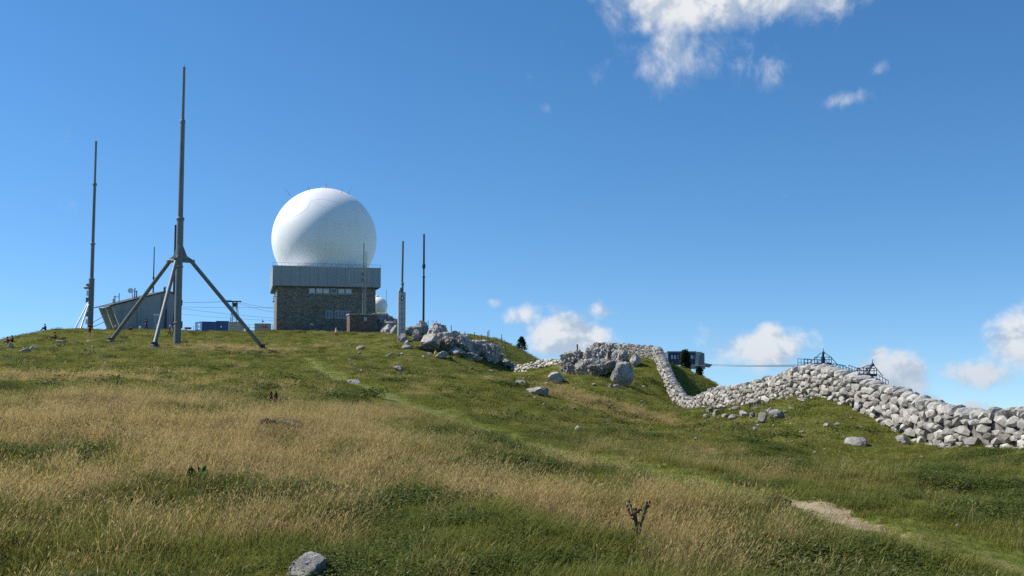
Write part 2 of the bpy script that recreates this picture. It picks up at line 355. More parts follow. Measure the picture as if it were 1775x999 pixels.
k.put(b.inputs['Base Color'], c); b.inputs['Roughness'].default_value = 1.0; b.inputs['Specular IOR Level'].default_value = .05
bump(k, b, k.m('ADD', n1, n2), 1.0, .05)
M['soil'] = m

def grass_mat(name, g0, g1, d0, d1, thr, trans=.35):
    """per-blade tint and per-tuft dryness choose the colour"""
    m, k, b, o = new_mat(name)
    ai = k.node('ShaderNodeAttribute', attribute_type='INSTANCER'); ai.attribute_name = 'dry'
    tt = k.node('ShaderNodeAttribute'); tt.attribute_name = 'tint'
    oi = k.node('ShaderNodeObjectInfo')
    t = k.m('ADD', k.m('MULTIPLY', tt.outputs['Fac'], .6), k.m('MULTIPLY', oi.outputs['Random'], .4))
    gr = k.mix(t, g0, g1); dr = k.mix(t, d0, d1)
    f = k.step(k.m('ADD', ai.outputs['Fac'], k.m('MULTIPLY', k.m('SUBTRACT', tt.outputs['Fac'], .5), .5)), thr - .18, thr + .18)
    c = k.mix(f, gr, dr)
    k.put(b.inputs['Base Color'], c); b.inputs['Roughness'].default_value = .7; b.inputs['Specular IOR Level'].default_value = .2
    tr = k.node('ShaderNodeBsdfTranslucent'); k.put(tr.inputs[0], c)
    mxs = k.node('ShaderNodeMixShader'); mxs.inputs[0].default_value = trans
    k.l.new(b.outputs[0], mxs.inputs[1]); k.l.new(tr.outputs[0], mxs.inputs[2]); k.l.new(mxs.outputs[0], o.inputs[0])
    return m
M['grass'] = grass_mat('meadow_grass', (.105, .122, .019), (.25, .248, .050), (.22, .18, .065), (.38, .31, .135), .70, .42)
M['stalk'] = grass_mat('dry_grass_stalk', (.20, .17, .06), (.34, .27, .12), (.35, .25, .092), (.55, .41, .178), .3, .5)
M['herb'] = grass_mat('low_herb_leaf', (.050, .076, .014), (.125, .155, .032), (.09, .095, .022), (.17, .16, .05), .6, .35)

# ------------------------------------------------------------------ mesh helpers
def link(name, me, mat=None, parent=None, kind=None):
    o = bpy.data.objects.new(name, me); col.objects.link(o)
    if mat is not None and not me.materials: me.materials.append(mat)
    if parent is not None: o.parent = parent
    if kind: o['kind'] = kind
    return o
def tag(o, label, cat, group=None):
    o['label'] = label; o['category'] = cat
    if group: o['group'] = group
    return o
def thing(name, label, cat, loc=(0, 0, 0), rz=0.0, group=None):
    o = bpy.data.objects.new(name, None); col.objects.link(o); o.empty_display_size = .3
    o.location = loc; o.rotation_euler = (0, 0, rz)
    return tag(o, label, cat, group)
class MB:
    def __init__(s): s.v = []; s.f = []
    def poly(s, vs, fs):
        k = len(s.v); s.v += [tuple(p) for p in vs]; s.f += [[i + k for i in f] for f in fs]; return s
    def box(s, x0, x1, y0, y1, z0, z1):
        return s.poly([(x0, y0, z0), (x1, y0, z0), (x1, y1, z0), (x0, y1, z0), (x0, y0, z1), (x1, y0, z1), (x1, y1, z1), (x0, y1, z1)],
                      [(0, 3, 2, 1), (4, 5, 6, 7), (0, 1, 5, 4), (1, 2, 6, 5), (2, 3, 7, 6), (3, 0, 4, 7)])
    def tube(s, p0, p1, r0, r1=None, n=10, cap=True):
        r1 = r0 if r1 is None else r1
        p0, p1 = Vector(p0), Vector(p1); d = (p1 - p0).normalized()
        a = d.orthogonal().normalized(); b_ = d.cross(a)
        vs = []
        for p, r in ((p0, r0), (p1, r1)):
            for i in range(n):
                t = 2 * math.pi * i / n; vs.append(p + a * (r * math.cos(t)) + b_ * (r * math.sin(t)))
        fs = [(i, (i + 1) % n, n + (i + 1) % n, n + i) for i in range(n)]
        if cap: fs += [tuple(range(n))[::-1], tuple(range(n, 2 * n))]
        return s.poly(vs, fs)
    def lathe(s, prof, n=16, c=(0, 0, 0)):
        vs = [(c[0] + r * math.cos(2 * math.pi * i / n), c[1] + r * math.sin(2 * math.pi * i / n), c[2] + z) for r, z in prof for i in range(n)]
        fs = [(j * n + i, j * n + (i + 1) % n, (j + 1) * n + (i + 1) % n, (j + 1) * n + i) for j in range(len(prof) - 1) for i in range(n)]
        fs += [tuple(range(n))[::-1], tuple(range((len(prof) - 1) * n, len(prof) * n))]
        return s.poly(vs, fs)
    def prism(s, pts, y0, y1):
        """polygon in x,z pushed along y"""
        n = len(pts); vs = [(x, y0, z) for x, z in pts] + [(x, y1, z) for x, z in pts]
        return s.poly(vs, [tuple(range(n)), tuple(range(n, 2 * n))[::-1]] + [(i, n + i, n + (i + 1) % n, (i + 1) % n) for i in range(n)])
    def path(s, pts, r, n=6):
        for a, b_ in zip(pts[:-1], pts[1:]): s.tube(a, b_, r, r, n)
        return s
    def mesh(s, name, smooth=False, bevel=0.0):
        me = bpy.data.meshes.new(name); me.from_pydata(s.v, [], s.f)
        bm = bmesh.new(); bm.from_mesh(me)
        bmesh.ops.recalc_face_normals(bm, faces=bm.faces)
        if bevel: bmesh.ops.bevel(bm, geom=bm.edges, offset=bevel, segments=1, affect='EDGES', profile=.5)
        bm.to_mesh(me); bm.free()
        if smooth: me.polygons.foreach_set('use_smooth', [True] * len(me.polygons)); me.set_sharp_from_angle(angle=R(40))
        return me
    def build(s, name, mat, parent=None, smooth=False, bevel=0.0, kind=None):
        return link(name, s.mesh(name, smooth, bevel), mat, parent, kind)

# ------------------------------------------------------------------ ground sheet
fine = np.arange(-33, 33.01, .125)
ang = np.radians(np.concatenate([np.arange(-180, -33, 3.0), fine, np.arange(36, 180, 3.0)]))
rad = [.4]
while rad[-1] < 300: rad.append(rad[-1] + max(.08, rad[-1] * (.008 if rad[-1] < 45 else .0125)))
while rad[-1] < 2500: rad.append(rad[-1] * 1.06)
rad = np.array(rad); na, nr = len(ang), len(rad)
gx = (rad[:, None] * np.sin(ang)[None]).ravel(); gy = (rad[:, None] * np.cos(ang)[None]).ravel()
gz = H(gx, gy)
ii = np.arange(nr - 1)[:, None] * na; jj = np.arange(na)[None]; j2 = (jj + 1) % na
quads = np.stack([ii + jj, ii + j2, ii + na + j2, ii + na + jj], -1).reshape(-1, 4)[:, ::-1]
g_dry = dryness(gx, gy); g_trail = trail_mask(gx, gy); g_soil = soil_mask(gx, gy)
def sub_mesh(name, fsel):
    used = np.unique(fsel); remap = np.full(len(gx), -1); remap[used] = np.arange(len(used))
    me = bpy.data.meshes.new(name); f = remap[fsel]
    me.vertices.add(len(used)); me.vertices.foreach_set('co', np.stack([gx[used], gy[used], gz[used]], 1).ravel())
    me.loops.add(f.size); me.loops.foreach_set('vertex_index', f.ravel().astype(np.int32))
    me.polygons.add(len(f)); me.polygons.foreach_set('loop_start', np.arange(0, f.size, 4, dtype=np.int32))
    me.update(calc_edges=True); me.polygons.foreach_set('use_smooth', np.ones(len(f), bool))
    for nm, arr in (('dry', g_dry), ('trail', g_trail)):
        a = me.attributes.new(nm, 'FLOAT', 'POINT'); a.data.foreach_set('value', arr[used].astype(np.float32))
    return me
fs = g_soil[quads].mean(1) > .62
link('ground', sub_mesh('ground', quads[~fs]), M['ground'], kind='structure')
link('dirt_path', sub_mesh('dirt_path', quads[fs]), M['soil'], kind='structure')

# ------------------------------------------------------------------ rocks
def ico(sub):
    bm = bmesh.new(); bmesh.ops.create_icosphere(bm, subdivisions=sub, radius=1)
    v = np.array([p.co for p in bm.verts]); f = np.array([[q.index for q in p.verts] for p in bm.faces]); bm.free(); return v, f
ICO = {s: ico(s) for s in (1, 2, 3, 4, 5)}
def rock_verts(sub, seed, planes=12, cut=(.62, .92), rough=.05, flute=0.0, boxy=0.0):
    r_ = np.random.RandomState(seed); v = ICO[sub][0].copy()
    if boxy:
        a = np.abs(v) ** (1 / boxy); s_ = (a ** boxy)
        v = v / (np.abs(v) ** 4).sum(1)[:, None] ** (.25 * boxy)
    for i in range(planes):
        n = r_.normal(size=3); n /= np.linalg.norm(n); h = r_.uniform(*cut)
        d = v @ n; over = d > h
        v[over] -= n * ((d[over] - h) * .93)[:, None]
    nn = v / np.linalg.norm(v, axis=1)[:, None]
    if rough:
        disp = perlin3(v * 1.6, seed) * rough * 1.6 + perlin3(v * 4, seed + 3) * rough + perlin3(v * 9, seed + 5) * rough * .5
        if flute:
            q = v * np.array([3.2, 3.2, .9]); q = q + perlin3(v * 1.5, seed + 9)[:, None] * .8
            disp = disp - flute * np.clip(1 - np.abs(perlin3(q, seed + 7)) * 5, 0, 1) - flute * .6 * np.clip(1 - np.abs(perlin3(v * 4.2, seed + 8)) * 4, 0, 1)
        v = v + nn * disp[:, None]
    return v
def mesh_np(name, v, f, smooth=False):
    me = bpy.data.meshes.new(name); f = np.asarray(f, np.int32); n = f.shape[1]
    me.vertices.add(len(v)); me.vertices.foreach_set('co', np.asarray(v, np.float32).ravel())
    me.loops.add(f.size); me.loops.foreach_set('vertex_index', f.ravel())
    me.polygons.add(len(f)); me.polygons.foreach_set('loop_start', np.arange(0, f.size, n, dtype=np.int32))
    me.update(calc_edges=True)
    me.polygons.foreach_set('use_smooth', np.full(len(f), bool(smooth)))
    return me
BOULDER = [mesh_np('boulder', rock_verts(4, 100 + i, 16, (.5, .9), .05, .07), ICO[4][1], True) for i in range(7)]
CRAG = [mesh_np('crag', rock_verts(5, 200 + i, 20, (.5, .95), .07, .16), ICO[5][1], True) for i in range(4)]
ROUND = mesh_np('boulder', rock_verts(5, 93, 18, (.52, .88), .06, .09), ICO[5][1], True); ROUND.materials.append(M['rock'])
PEBBLE = [mesh_np('stone', rock_verts(2, 300 + i, 10, (.55, .9), .06), ICO[2][1]) for i in range(6)]
for me in BOULDER + CRAG + PEBBLE:
    me.materials.append(M['rock'])
    if me in BOULDER + CRAG: me.set_sharp_from_angle(angle=R(38))
GONE = []                     # places where no grass grows
def rock(px, py, w, h, d, label, cat='rock', group=None, kind='b', name='boulder', deep=1.0, seat=.30):
    """rock whose foot shows at px,py; w,h as seen"""
    r_ = random.Random(px * 31 + py)
    sx_ = w / F * d * .56; sz_ = h / F * d * .62
    me = ROUND if kind == 'r' else r_.choice(CRAG if kind == 'c' else PEBBLE if kind == 'p' else BOULDER)
    q = hit(px, py)
    if abs(q.y - d) < .3 * d: d = q.y
    x = X(px, d); g = Hs(x, d + sx_ * .3)
    o = link(name, me); o.scale = (sx_, sx_ * deep * r_.uniform(.8, 1.15), sz_)
    o.location = (x, d + sx_ * .3, g + sz_ * (1 - 2 * seat))
    o.rotation_euler = (r_.uniform(-.25, .25), r_.uniform(-.25, .25), r_.uniform(0, 6.28))
    GONE.append((x, d + sx_ * .3, sx_ * .8))
    return tag(o, label, cat, group)
g1 = 'rocks of the ridge outcrop'
L1 = 'grey limestone rock in the ridge outcrop between concrete pylon and far stone wall'
for a in [(718, 580, 34, 22, 150), (733, 577, 22, 28, 148), (757, 590, 40, 38, 140), (745, 600, 30, 20, 136), (772, 598, 32, 26, 136), (742, 606, 44, 15, 128), (778, 608, 44, 26, 126), (803, 605, 44, 28, 128), (790, 618, 36, 18, 120),
          (822, 612, 46, 30, 126), (846, 624, 46, 36, 124), (815, 624, 40, 16, 118), (866, 626, 30, 20, 127), (856, 632, 24, 13, 123), (765, 622, 24, 12, 114), (880, 636, 18, 11, 125), (785, 585, 26, 14, 142), (835, 600, 30, 16, 132)]:
    rock(*a, L1, group=g1, kind='c' if a[2] > 39 else 'b')
tag(rock(722, 592, 22, 26, 140, '', name='boulder'), 'smooth leaning boulder propped beside the ridge outcrop near the pylon', 'boulder')
rock(697, 594, 18, 16, 140, 'round grey boulder standing at the foot of the concrete pylon', 'boulder')
rock(706, 605, 18, 7, 131, 'flat grey slab carrying a small rock below the pylon', 'rock', name='rock_slab')
rock(705, 600, 10, 9, 131, 'small pale rock perched on a flat slab below the pylon', 'rock', name='rock')
for a in [(672, 572, 26, 22, 186), (687, 575, 24, 22, 180), (708, 577, 18, 18, 170), (664, 576, 14, 10, 182), (676, 580, 20, 7, 172)]:
    rock(*a, 'dark grey rock piled between the stone hut and the pylon', group='rocks beside the hut')
g2 = 'crags of the knoll outcrop'
for a in [(1000, 643, 54, 42, 101), (1030, 640, 56, 50, 102), (1057, 628, 48, 38, 104), (1018, 650, 44, 34, 98), (1046, 652, 54, 36, 97), (1075, 632, 40, 34, 100), (985, 648, 30, 22, 100), (1066, 645, 34, 24, 96), (1035, 612, 30, 20, 105)]:
    rock(*a, 'fluted grey limestone crag of the outcrop on the knoll', group=g2, kind='c', name='crag', seat=.28)
rock(1077, 668, 41, 40, 88, 'large rounded boulder below the crags of the knoll', 'boulder', kind='r', seat=.2)
rock(1102, 637, 22, 24, 92, 'angular block above the large rounded boulder on the knoll', 'boulder', seat=.2)
rock(1057, 672, 8, 7, 87, 'small pale stone under the large rounded boulder', 'stone', 'chock stones', 'p', 'stone')
rock(1069, 673, 11, 7, 87, 'small pale stone under the large rounded boulder', 'stone', 'chock stones', 'p', 'stone')
rock(965, 664, 28, 20, 90, 'dark pointed rock in grass left below the knoll crags', 'rock', name='rock')
rock(935, 686, 38, 14, 70, 'low humped rock half sunk in the slope below the far wall', 'rock', name='rock')
rock(905, 669, 20, 9, 78, 'pale tilted rock lying above the low humped rock', 'rock', name='rock')
rock(844, 684, 18, 10, 67, 'pale rounded stone alone on the slope above the trail', 'stone', name='rock')
rock(690, 643, 22, 9, 86, 'flat grey rock in the grass midway up the slope', 'rock', name='rock')
rock(625, 606, 16, 7, 118, 'grey rock in the meadow below the radar building', 'rock', name='rock')
rock(613, 666, 26, 7, 58, 'low grey rock beside the faint trail', 'rock', name='rock')
rock(1001, 748, 12, 11, 34, 'small upright white stone beside the green trail', 'stone', kind='p', name='stone')
rock(538, 1004, 84, 50, 7.1, 'jagged lichen-grey rock poking out of the foreground grass', 'rock', kind='b', name='rock', seat=.3)
rock(619, 908, 16, 9, 9.6, 'little white stone among dry grass in the foreground', 'stone', kind='p', name='stone')
rock(470, 739, 56, 13, 22, 'flat dark rock half overgrown in the dry meadow', 'rock', name='rock', seat=.42)
rock(512, 742, 40, 10, 21.6, 'low dark slab sunk in dry grass next to a larger flat rock', 'rock', name='rock', seat=.42)
rock(1318, 878, 22, 10, 13.2, 'whitish stone next to the bare soil of the trail', 'stone', kind='p', name='stone')
rock(1476, 980, 20, 14, 8.6, 'small grey stone in foreground grass right of the trail', 'stone', name='stone')
rock(1535, 1000, 46, 18, 8.1, 'broad grey stone sunk in foreground grass right of the trail', 'stone', name='stone')
rock(1650, 918, 10, 6, 11.5, 'tiny white stone in the green turf right of the trail', 'stone', kind='p', name='stone')
g3 = 'rubble on the mound below the dry stone wall'
for a in [(1240, 722, 18, 18, 47), (1256, 726, 14, 10, 46), (1268, 728, 18, 14, 45), (1288, 726, 22, 18, 45), (1302, 728, 14, 12, 44), (1320, 734, 18, 18, 43.5), (1342, 728, 26, 20, 43.5), (1332, 718, 14, 10, 45.5), (1275, 712, 16, 9, 51), (1310, 712, 16, 9, 48.5), (1225, 716, 10, 6, 55), (1390, 698, 24, 7, 43), (1370, 712, 10, 5, 42.5), (1250, 740, 8, 5, 41), (1306, 746, 8, 5, 40), (1430, 740, 14, 8, 36.5), (1448, 738, 10, 6, 36.5)]:
    rock(*a, 'weathered limestone lump on the grassy mound below the dry stone wall', group=g3)
rock(1482, 770, 44, 15, 32.4, 'flat cluster-like dark rock in turf below the wall', 'rock', name='rock', seat=.34)
rock(1562, 770, 28, 17, 32.3, 'pinkish grey rock against the foot of the wall', 'rock', name='rock', seat=.3)
for a in [(45, 611, 20, 8, 108), (58, 606, 14, 7, 110), (18, 604, 10, 9, 116), (108, 594, 16, 6, 112), (100, 600, 10, 4, 109)]:
    rock(*a, 'pale rock in turf below the seated hikers on the left brow', group='rocks on the left brow', name='rock')
for i in range(34):
    px, py = random.uniform(1212, 1400), random.uniform(696, 742)
    if abs(px - 1300) / 110 + abs(py - 715) / 28 > 1.25: continue
    w_ = random.choice((5, 6, 7, 9, 12)); rock(int(px), int(py), w_, w_ * random.uniform(.5, .8), hit(px, py).y, 'weathered limestone lump on the grassy mound below the dry stone wall', group=g3, kind=random.choice('bp'), name='boulder')
M['mossrock'] = rock_mat('mossy_dark_limestone', (.07, .07, .045), (.20, .19, .15), (.09, .10, .04))
for o_ in list(bpy.data.objects):
    if 'dry grass next to a larger' in o_.get('label', '') or 'half overgrown in the dry' in o_.get('label', ''):
        o_.data = o_.data.copy(); o_.data.materials.clear(); o_.data.materials.append(M['mossrock'])
# small loose stones, each its own
for i in range(120):
    z_ = random.random()
    if z_ < .3: px, py = random.uniform(900, 1190), random.uniform(655, 710)
    elif z_ < .5: px, py = random.uniform(600, 880), random.uniform(600, 650)
    elif z_ < .75: px, py = random.uniform(1200, 1500), random.uniform(712, 775)
    elif z_ < .85: px, py = random.uniform(20, 220), random.uniform(590, 612)
    else: px, py = random.uniform(900, 1700), random.uniform(700, 800)
    p = hit(px, py)
    if p.x > 12.8: continue
    s_ = random.uniform(2, 4.5) / F * p.y
    o = link('stone', random.choice(PEBBLE)); o.location = (p.x, p.y, p.z + s_ * .25); o.scale = (s_, s_ * random.uniform(.7, 1.2), s_ * random.uniform(.45, .8)); o.rotation_euler = (random.uniform(-.4, .4), random.uniform(-.4, .4), random.uniform(0, 6))
    tag(o, 'small loose limestone stone scattered in the meadow grass', 'stone', 'small loose stones in the meadow')

# ------------------------------------------------------------------ dry stone walls
STONE2 = [rock_verts(2, 400 + i, 13, (.62, .88), .03, boxy=1.0) for i in range(10)]
STONE1 = [rock_verts(1, 450 + i, 9, (.65, .92), .04, boxy=1.0) for i in range(10)]
STONE2_ME = []
for i, v_ in enumerate(STONE2):
    me = mesh_np('stone', v_, ICO[2][1]); me.materials.append(M['wallstone'])
    a = me.attributes.new('tone', 'FLOAT', 'POINT'); a.data.foreach_set('value', np.zeros(len(v_), np.float32)); STONE2_ME.append(me)
def stone_wall(pts, label, n_parts=0, size=1.0, thick=.38, cope=True, name='dry_stone_wall', seed=1):
    r_ = random.Random(seed)
    xy = np.array([(p[0], p[1]) for p in pts]); s = np.concatenate([[0], np.cumsum(np.hypot(*np.diff(xy, axis=0).T))])
    base = np.array([p[2] for p in pts]); top = np.array([p[3] for p in pts])
    fx = lambda t: np.interp(t, s, xy[:, 0]); fy = lambda t: np.interp(t, s, xy[:, 1])
    root = thing(name, label, 'wall', (float(xy[len(xy) // 2, 0]), float(xy[len(xy) // 2, 1]), float(base[len(xy) // 2])))
    ox, oy, oz = root.location
    items = []
    for side in (-1, 1):
        grid = {}
        def free(t, h, r):
            gi, gj = int(t / .5), int(h / .5)
            for a in (-1, 0, 1):
                for b_ in (-1, 0, 1):
                    for (t2, h2, r2) in grid.get((gi + a, gj + b_), ()):
                        if math.hypot((t - t2) / 1.95, h - h2) < .80 * (r + r2): return False
            return True
        for rad_, per in (((.115, .5), (.085, 3), (.062, 30), (.049, 240), (.036, 330), (.026, 300)) if side < 0 else ((.15, 10), (.11, 25))):
            rad_ *= size
            for _ in range(int(s[-1] * 1.5 * per / size ** 2)):
                t = r_.uniform(0, s[-1]); b_ = float(np.interp(t, s, base)); tp = float(np.interp(t, s, top)) - (.30 if cope else .1)
                h = r_.uniform(-.1, tp - b_)
                if not free(t, h, rad_): continue
                grid.setdefault((int(t / .5), int(h / .5)), []).append((t, h, rad_))
                off = side * (thick * (1.12 - .32 * h / 1.4) + r_.uniform(-.025, .03))
                items.append((t, off, b_ + h, rad_ * 1.95 * r_.uniform(.95, 1.3), max(.17 * size, rad_), rad_ * r_.uniform(1.0, 1.25), r_.gauss(0, .12), side, 0))
    if cope:
        t = 0
        while t < s[-1]:
            L = r_.uniform(.15, .36) * size; tm = t + L / 2
            items.append((tm, r_.uniform(-.06, .06), float(np.interp(tm, s, top)) - .16 + r_.uniform(-.06, .09), L * .56, thick * r_.uniform(.8, 1.05), r_.uniform(.13, .23) * size, r_.uniform(-.55, .45), 0, 1))
            t += L * .96
    mats = []
    for (tm, off, z, a, b_, c, tilt, side, cp_) in items:
        dx_ = fx(tm + .2) - fx(tm - .2); dy_ = fy(tm + .2) - fy(tm - .2); l = math.hypot(dx_, dy_) + 1e-9; dx_ /= l; dy_ /= l
        sl_ = math.atan2(float(np.interp(tm + .3, s, base) - np.interp(tm - .3, s, base)), .6)
        loc = Vector((fx(tm) + dy_ * off, fy(tm) - dx_ * off, z))
        rot = Matrix.Rotation(math.atan2(dy_, dx_), 4, 'Z') @ Matrix.Rotation(-sl_ * .8 + tilt, 4, 'Y') @ Matrix.Rotation(r_.uniform(-.2, .2), 4, 'X')
        if r_.random() < .5: rot = rot @ Matrix.Rotation(math.pi, 4, 'Z')
        mats.append((loc, rot, (a, b_, c)))
    # the stones that show largest are parts of their own
    vis = sorted([i for i, it in enumerate(items) if it[7] <= 0 and mats[i][0].y > 26], key=lambda i: -items[i][3] * items[i][5] / mats[i][0].y ** 2)[:n_parts]
    vs = set(vis); rv = root.location
    for i in vis:
        loc, rot, sc_ = mats[i]
        o = link('stone', r_.choice(STONE2_ME), parent=root); o.matrix_local = Matrix.Translation(loc - rv) @ rot @ Matrix.Diagonal((*sc_, 1))
    V, Fc, T = [], [], []; n = 0; f1 = ICO[1][1]
    for i in range(len(items)):
        if i in vs: continue
        loc, rot, sc_ = mats[i]; v_ = STONE1[r_.randrange(10)] * np.array(sc_)
        V.append(v_ @ np.array(rot.to_3x3()).T + np.array(loc - rv)); Fc.append(f1 + n); n += len(v_); T.append(np.full(len(v_), r_.uniform(-.5, .5)))
    me = mesh_np('rubble_masonry', np.concatenate(V), np.concatenate(Fc)); me.materials.append(M['wallstone'])
    a = me.attributes.new('tone', 'FLOAT', 'POINT'); a.data.foreach_set('value', np.concatenate(T).astype(np.float32))
    link('rubble_masonry', me, None, root, 'stuff')
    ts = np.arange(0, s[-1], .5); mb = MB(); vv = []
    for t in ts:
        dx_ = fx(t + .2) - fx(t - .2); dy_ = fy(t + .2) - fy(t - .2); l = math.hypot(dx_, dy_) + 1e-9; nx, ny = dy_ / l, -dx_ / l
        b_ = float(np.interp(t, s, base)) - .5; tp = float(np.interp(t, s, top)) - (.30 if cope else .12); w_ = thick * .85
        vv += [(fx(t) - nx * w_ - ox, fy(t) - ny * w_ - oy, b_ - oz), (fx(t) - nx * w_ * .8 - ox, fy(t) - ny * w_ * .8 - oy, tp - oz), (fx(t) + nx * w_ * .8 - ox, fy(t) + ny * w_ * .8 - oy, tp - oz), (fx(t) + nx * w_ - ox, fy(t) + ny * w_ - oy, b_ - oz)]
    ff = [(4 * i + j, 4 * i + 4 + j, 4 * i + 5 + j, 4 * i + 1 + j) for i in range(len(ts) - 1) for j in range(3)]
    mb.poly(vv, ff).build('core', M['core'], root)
    return root
stone_wall(wall_pts[::-1], 'long pale dry stone wall with upright coping running over the mound and saddle', 300, 1.0, seed=5)
up = [(X(1142, 95.5), 95.5, Z(624, 95.5), Z(602, 95.5)), (X(1120, 98), 98, Z(620, 98), Z(600, 98)), (X(1085, 101), 101, Z(618, 101), Z(597, 101)), (X(1045, 105), 105, Z(612, 105), Z(594, 105))]
stone_wall(up, 'pale dry stone wall crossing the top of the knoll behind the crags', 0, 1.25, seed=6)
fw = [(X(850, 136), 136, Z(616, 136), Z(604, 136)), (X(868, 132), 132, Z(634, 132), Z(620, 132)), (X(892, 126), 126, Z(650, 126), Z(634, 126)), (X(922, 122), 122, Z(642, 122), Z(628, 122)), (X(950, 119), 119, Z(634, 119), Z(622, 119)), (X(985, 112), 112, Z(634, 112), Z(622, 112))]
stone_wall(fw, 'far dry stone wall dipping through the hollow below the ridge outcrop', 0, 1.3, cope=False, seed=7)

# ------------------------------------------------------------------ radar building and its radome
def frame_thing(name, label, cat, x, y, z, rz, group=None): return thing(name, label, cat, (x, y, z), rz, group)
A = R(15); bx, by = X(479, 215), 215.0
zb = min(Hs(bx, by), Hs(bx + 20, by + 6)) - .4; BZ = Z(574, 215)
WT = Z(497, 215) - BZ; PT = Z(462, 215) - BZ
bl = frame_thing('radar_building', 'square stone building with overhanging grey clad upper storey on the summit', 'building', bx, by, BZ, A)
BW, BD = 21.6, 24.0
MB().box(0, BW, 0, BD, -3, WT).build('wall', M['masonry'], bl, bevel=.05)
par = MB().box(-1.0, BW + 1.0, -1.0, BD + 1.0, WT + .15, PT).build('upper_storey', M['parapet'], bl, bevel=.04)
MB().box(-.8, BW + .8, -.8, BD + .8, WT, WT + .15).build('soffit', M['roof_dark'], bl)
MB().box(-1.06, BW + 1.06, -1.06, BD + 1.06, PT, PT + .14).build('roof_edge', M['frame'], bl)
for i in range(12):
    x_ = -1 + (BW + 2) * i / 12
    if i: MB().box(x_ - .015, x_ + .015, -1.012, -1.0, WT + .2, PT - .02).build('panel_joint', M['roof_dark'], par)
for x0, x1 in ((1.0, 4.6), (15.6, 19.8)):
    p_ = MB(); t_ = .07
    z0_, z1_ = WT + .6, PT - .55
    p_.box(x0, x1, -1.05, -1.0, z0_, z0_ + t_).box(x0, x1, -1.05, -1.0, z1_ - t_, z1_).box(x0, x0 + t_, -1.05, -1.0, z0_, z1_).box(x1 - t_, x1, -1.05, -1.0, z0_, z1_)
    p_.build('access_panel', M['frame'] if x0 > 10 else M['concrete_light'], par)
rl = MB()
for i in range(14): rl.tube((-1 + (BW + 2) * i / 13, -.9, PT + .1), (-1 + (BW + 2) * i / 13, -.9, PT + .75), .03, n=5)
rl.tube((-1, -.9, PT + .75), (BW + 1, -.9, PT + .75), .03, n=5); rl.build('roof_railing', M['galv'], bl)
def window(root, x0, x1, z0, z1, pane, y=-.0, bars=1):
    w_ = MB(); t = .09
    w_.box(x0, x1, y - .06, y, z0, z0 + t).box(x0, x1, y - .06, y, z1 - t, z1).box(x0, x0 + t, y - .06, y, z0 + t, z1 - t).box(x1 - t, x1, y - .06, y, z0 + t, z1 - t)
    for k_ in range(bars): xm = x0 + (x1 - x0) * (k_ + 1) / (bars + 1); w_.box(xm - .04, xm + .04, y - .05, y, z0 + t, z1 - t)
    o = w_.build('window', M['frame'], root)
    MB().box(x0 + t, x1 - t, y - .02, y, z0 + t, z1 - t).build('pane', pane, o)
for i, (a, pn) in enumerate(((6.9, 'pale_glass'), (8.5, 'pale_glass'), (10.0, 'pale_glass'), (11.6, 'glass'), (13.3, 'pale_glass'), (14.9, 'pale_glass'))):
    window(bl, a, a + 1.3, WT - 1.25, WT - .25, M[pn], bars=0)
MB().box(6.6, 16.5, -.04, 0, WT - 1.5, WT - 1.3).build('window_sill', M['concrete'], bl)
for a in (10.6, 12.6, 14.4): window(bl, a, a + 1.5, 2.9, 4.6, M['glass'])
ring = MB()
for i in range(20):
    a0, a1 = 2 * math.pi * i / 20, 2 * math.pi * (i + 1) / 20
    ring.tube((8.4 + .62 * math.cos(a0), -.03, 5.0 + .62 * math.sin(a0)), (8.4 + .62 * math.cos(a1), -.03, 5.0 + .62 * math.sin(a1)), .07, n=5)
ring.build('ring_emblem', M['roof_dark'], bl)
MB().box(7.2, 8.0, -.06, 0, 1.3, 1.75).build('notice', M['concrete_light'], bl)
for z0_ in (2.4, 6.2):
    o = MB().box(-.05, 0, 4, 6.4, z0_, z0_ + 1.7).build('side_window', M['glass'], bl)
lamp = MB().tube((0, 1, 7.6), (-.7, 1, 7.6), .05).tube((-.7, 1, 7.6), (-.7, 1, 6.6), .05).box(-.85, -.55, .85, 1.15, 6.3, 6.6); lamp.build('bracket_lamp', M['dark_metal'], bl)

rc = Vector((bx, by, BZ)) + Matrix.Rotation(A, 3, 'Z') @ Vector((BW / 2 - .4, BD / 2 - 1, PT))
RR = 90.0 / F * rc.y; rz_ = Z(416, rc.y) - rc.z
rd = thing('radome', 'huge white spherical radome resting on the roof of the stone building', 'radome', rc)
rcx = X(560.5, rc.y) - rc.x
prof = []
for i in range(61):
    t = -math.asin(min(1, rz_ / RR)) + (math.pi / 2 + math.asin(min(1, rz_ / RR))) * i / 60
    prof.append((max(RR * math.cos(t), .01), rz_ + RR * math.sin(t)))
MB().lathe(prof, 96, (rcx, 0, 0)).build('shell', M['radome'], rd, smooth=True)
def on_dome(px, py, k=1.0):
    """point of the shell seen at px,py"""
    o_ = Vector((0, 0, EYE)); d_ = (P(px, py, 100) - o_).normalized(); c_ = rc + Vector((rcx, 0, rz_)); oc = o_ - c_
    b_ = oc.dot(d_); disc = max(b_ * b_ - oc.length_squared + RR * RR, 0)
    return (o_ + d_ * (-b_ - math.sqrt(disc)) - rc)
for ln in ([(536, 333), (539, 348), (555, 356), (562, 362)], [(539, 348), (533, 362), (518, 372), (505, 378)], [(555, 356), (565, 360)], [(598, 362), (610, 364), (620, 360)], [(590, 372), (588, 378)], [(539, 348), (560, 345), (590, 352), (598, 362)]):
    m_ = MB(); pts = []
    for (a, b_), (c_, d_) in zip(ln[:-1], ln[1:]):
        for t in np.linspace(0, 1, 8): pts.append(on_dome(a + (c_ - a) * t, b_ + (d_ - b_) * t))
    m_.path(pts, .018, 5); m_.build('panel_seam', M['seam'], rd)
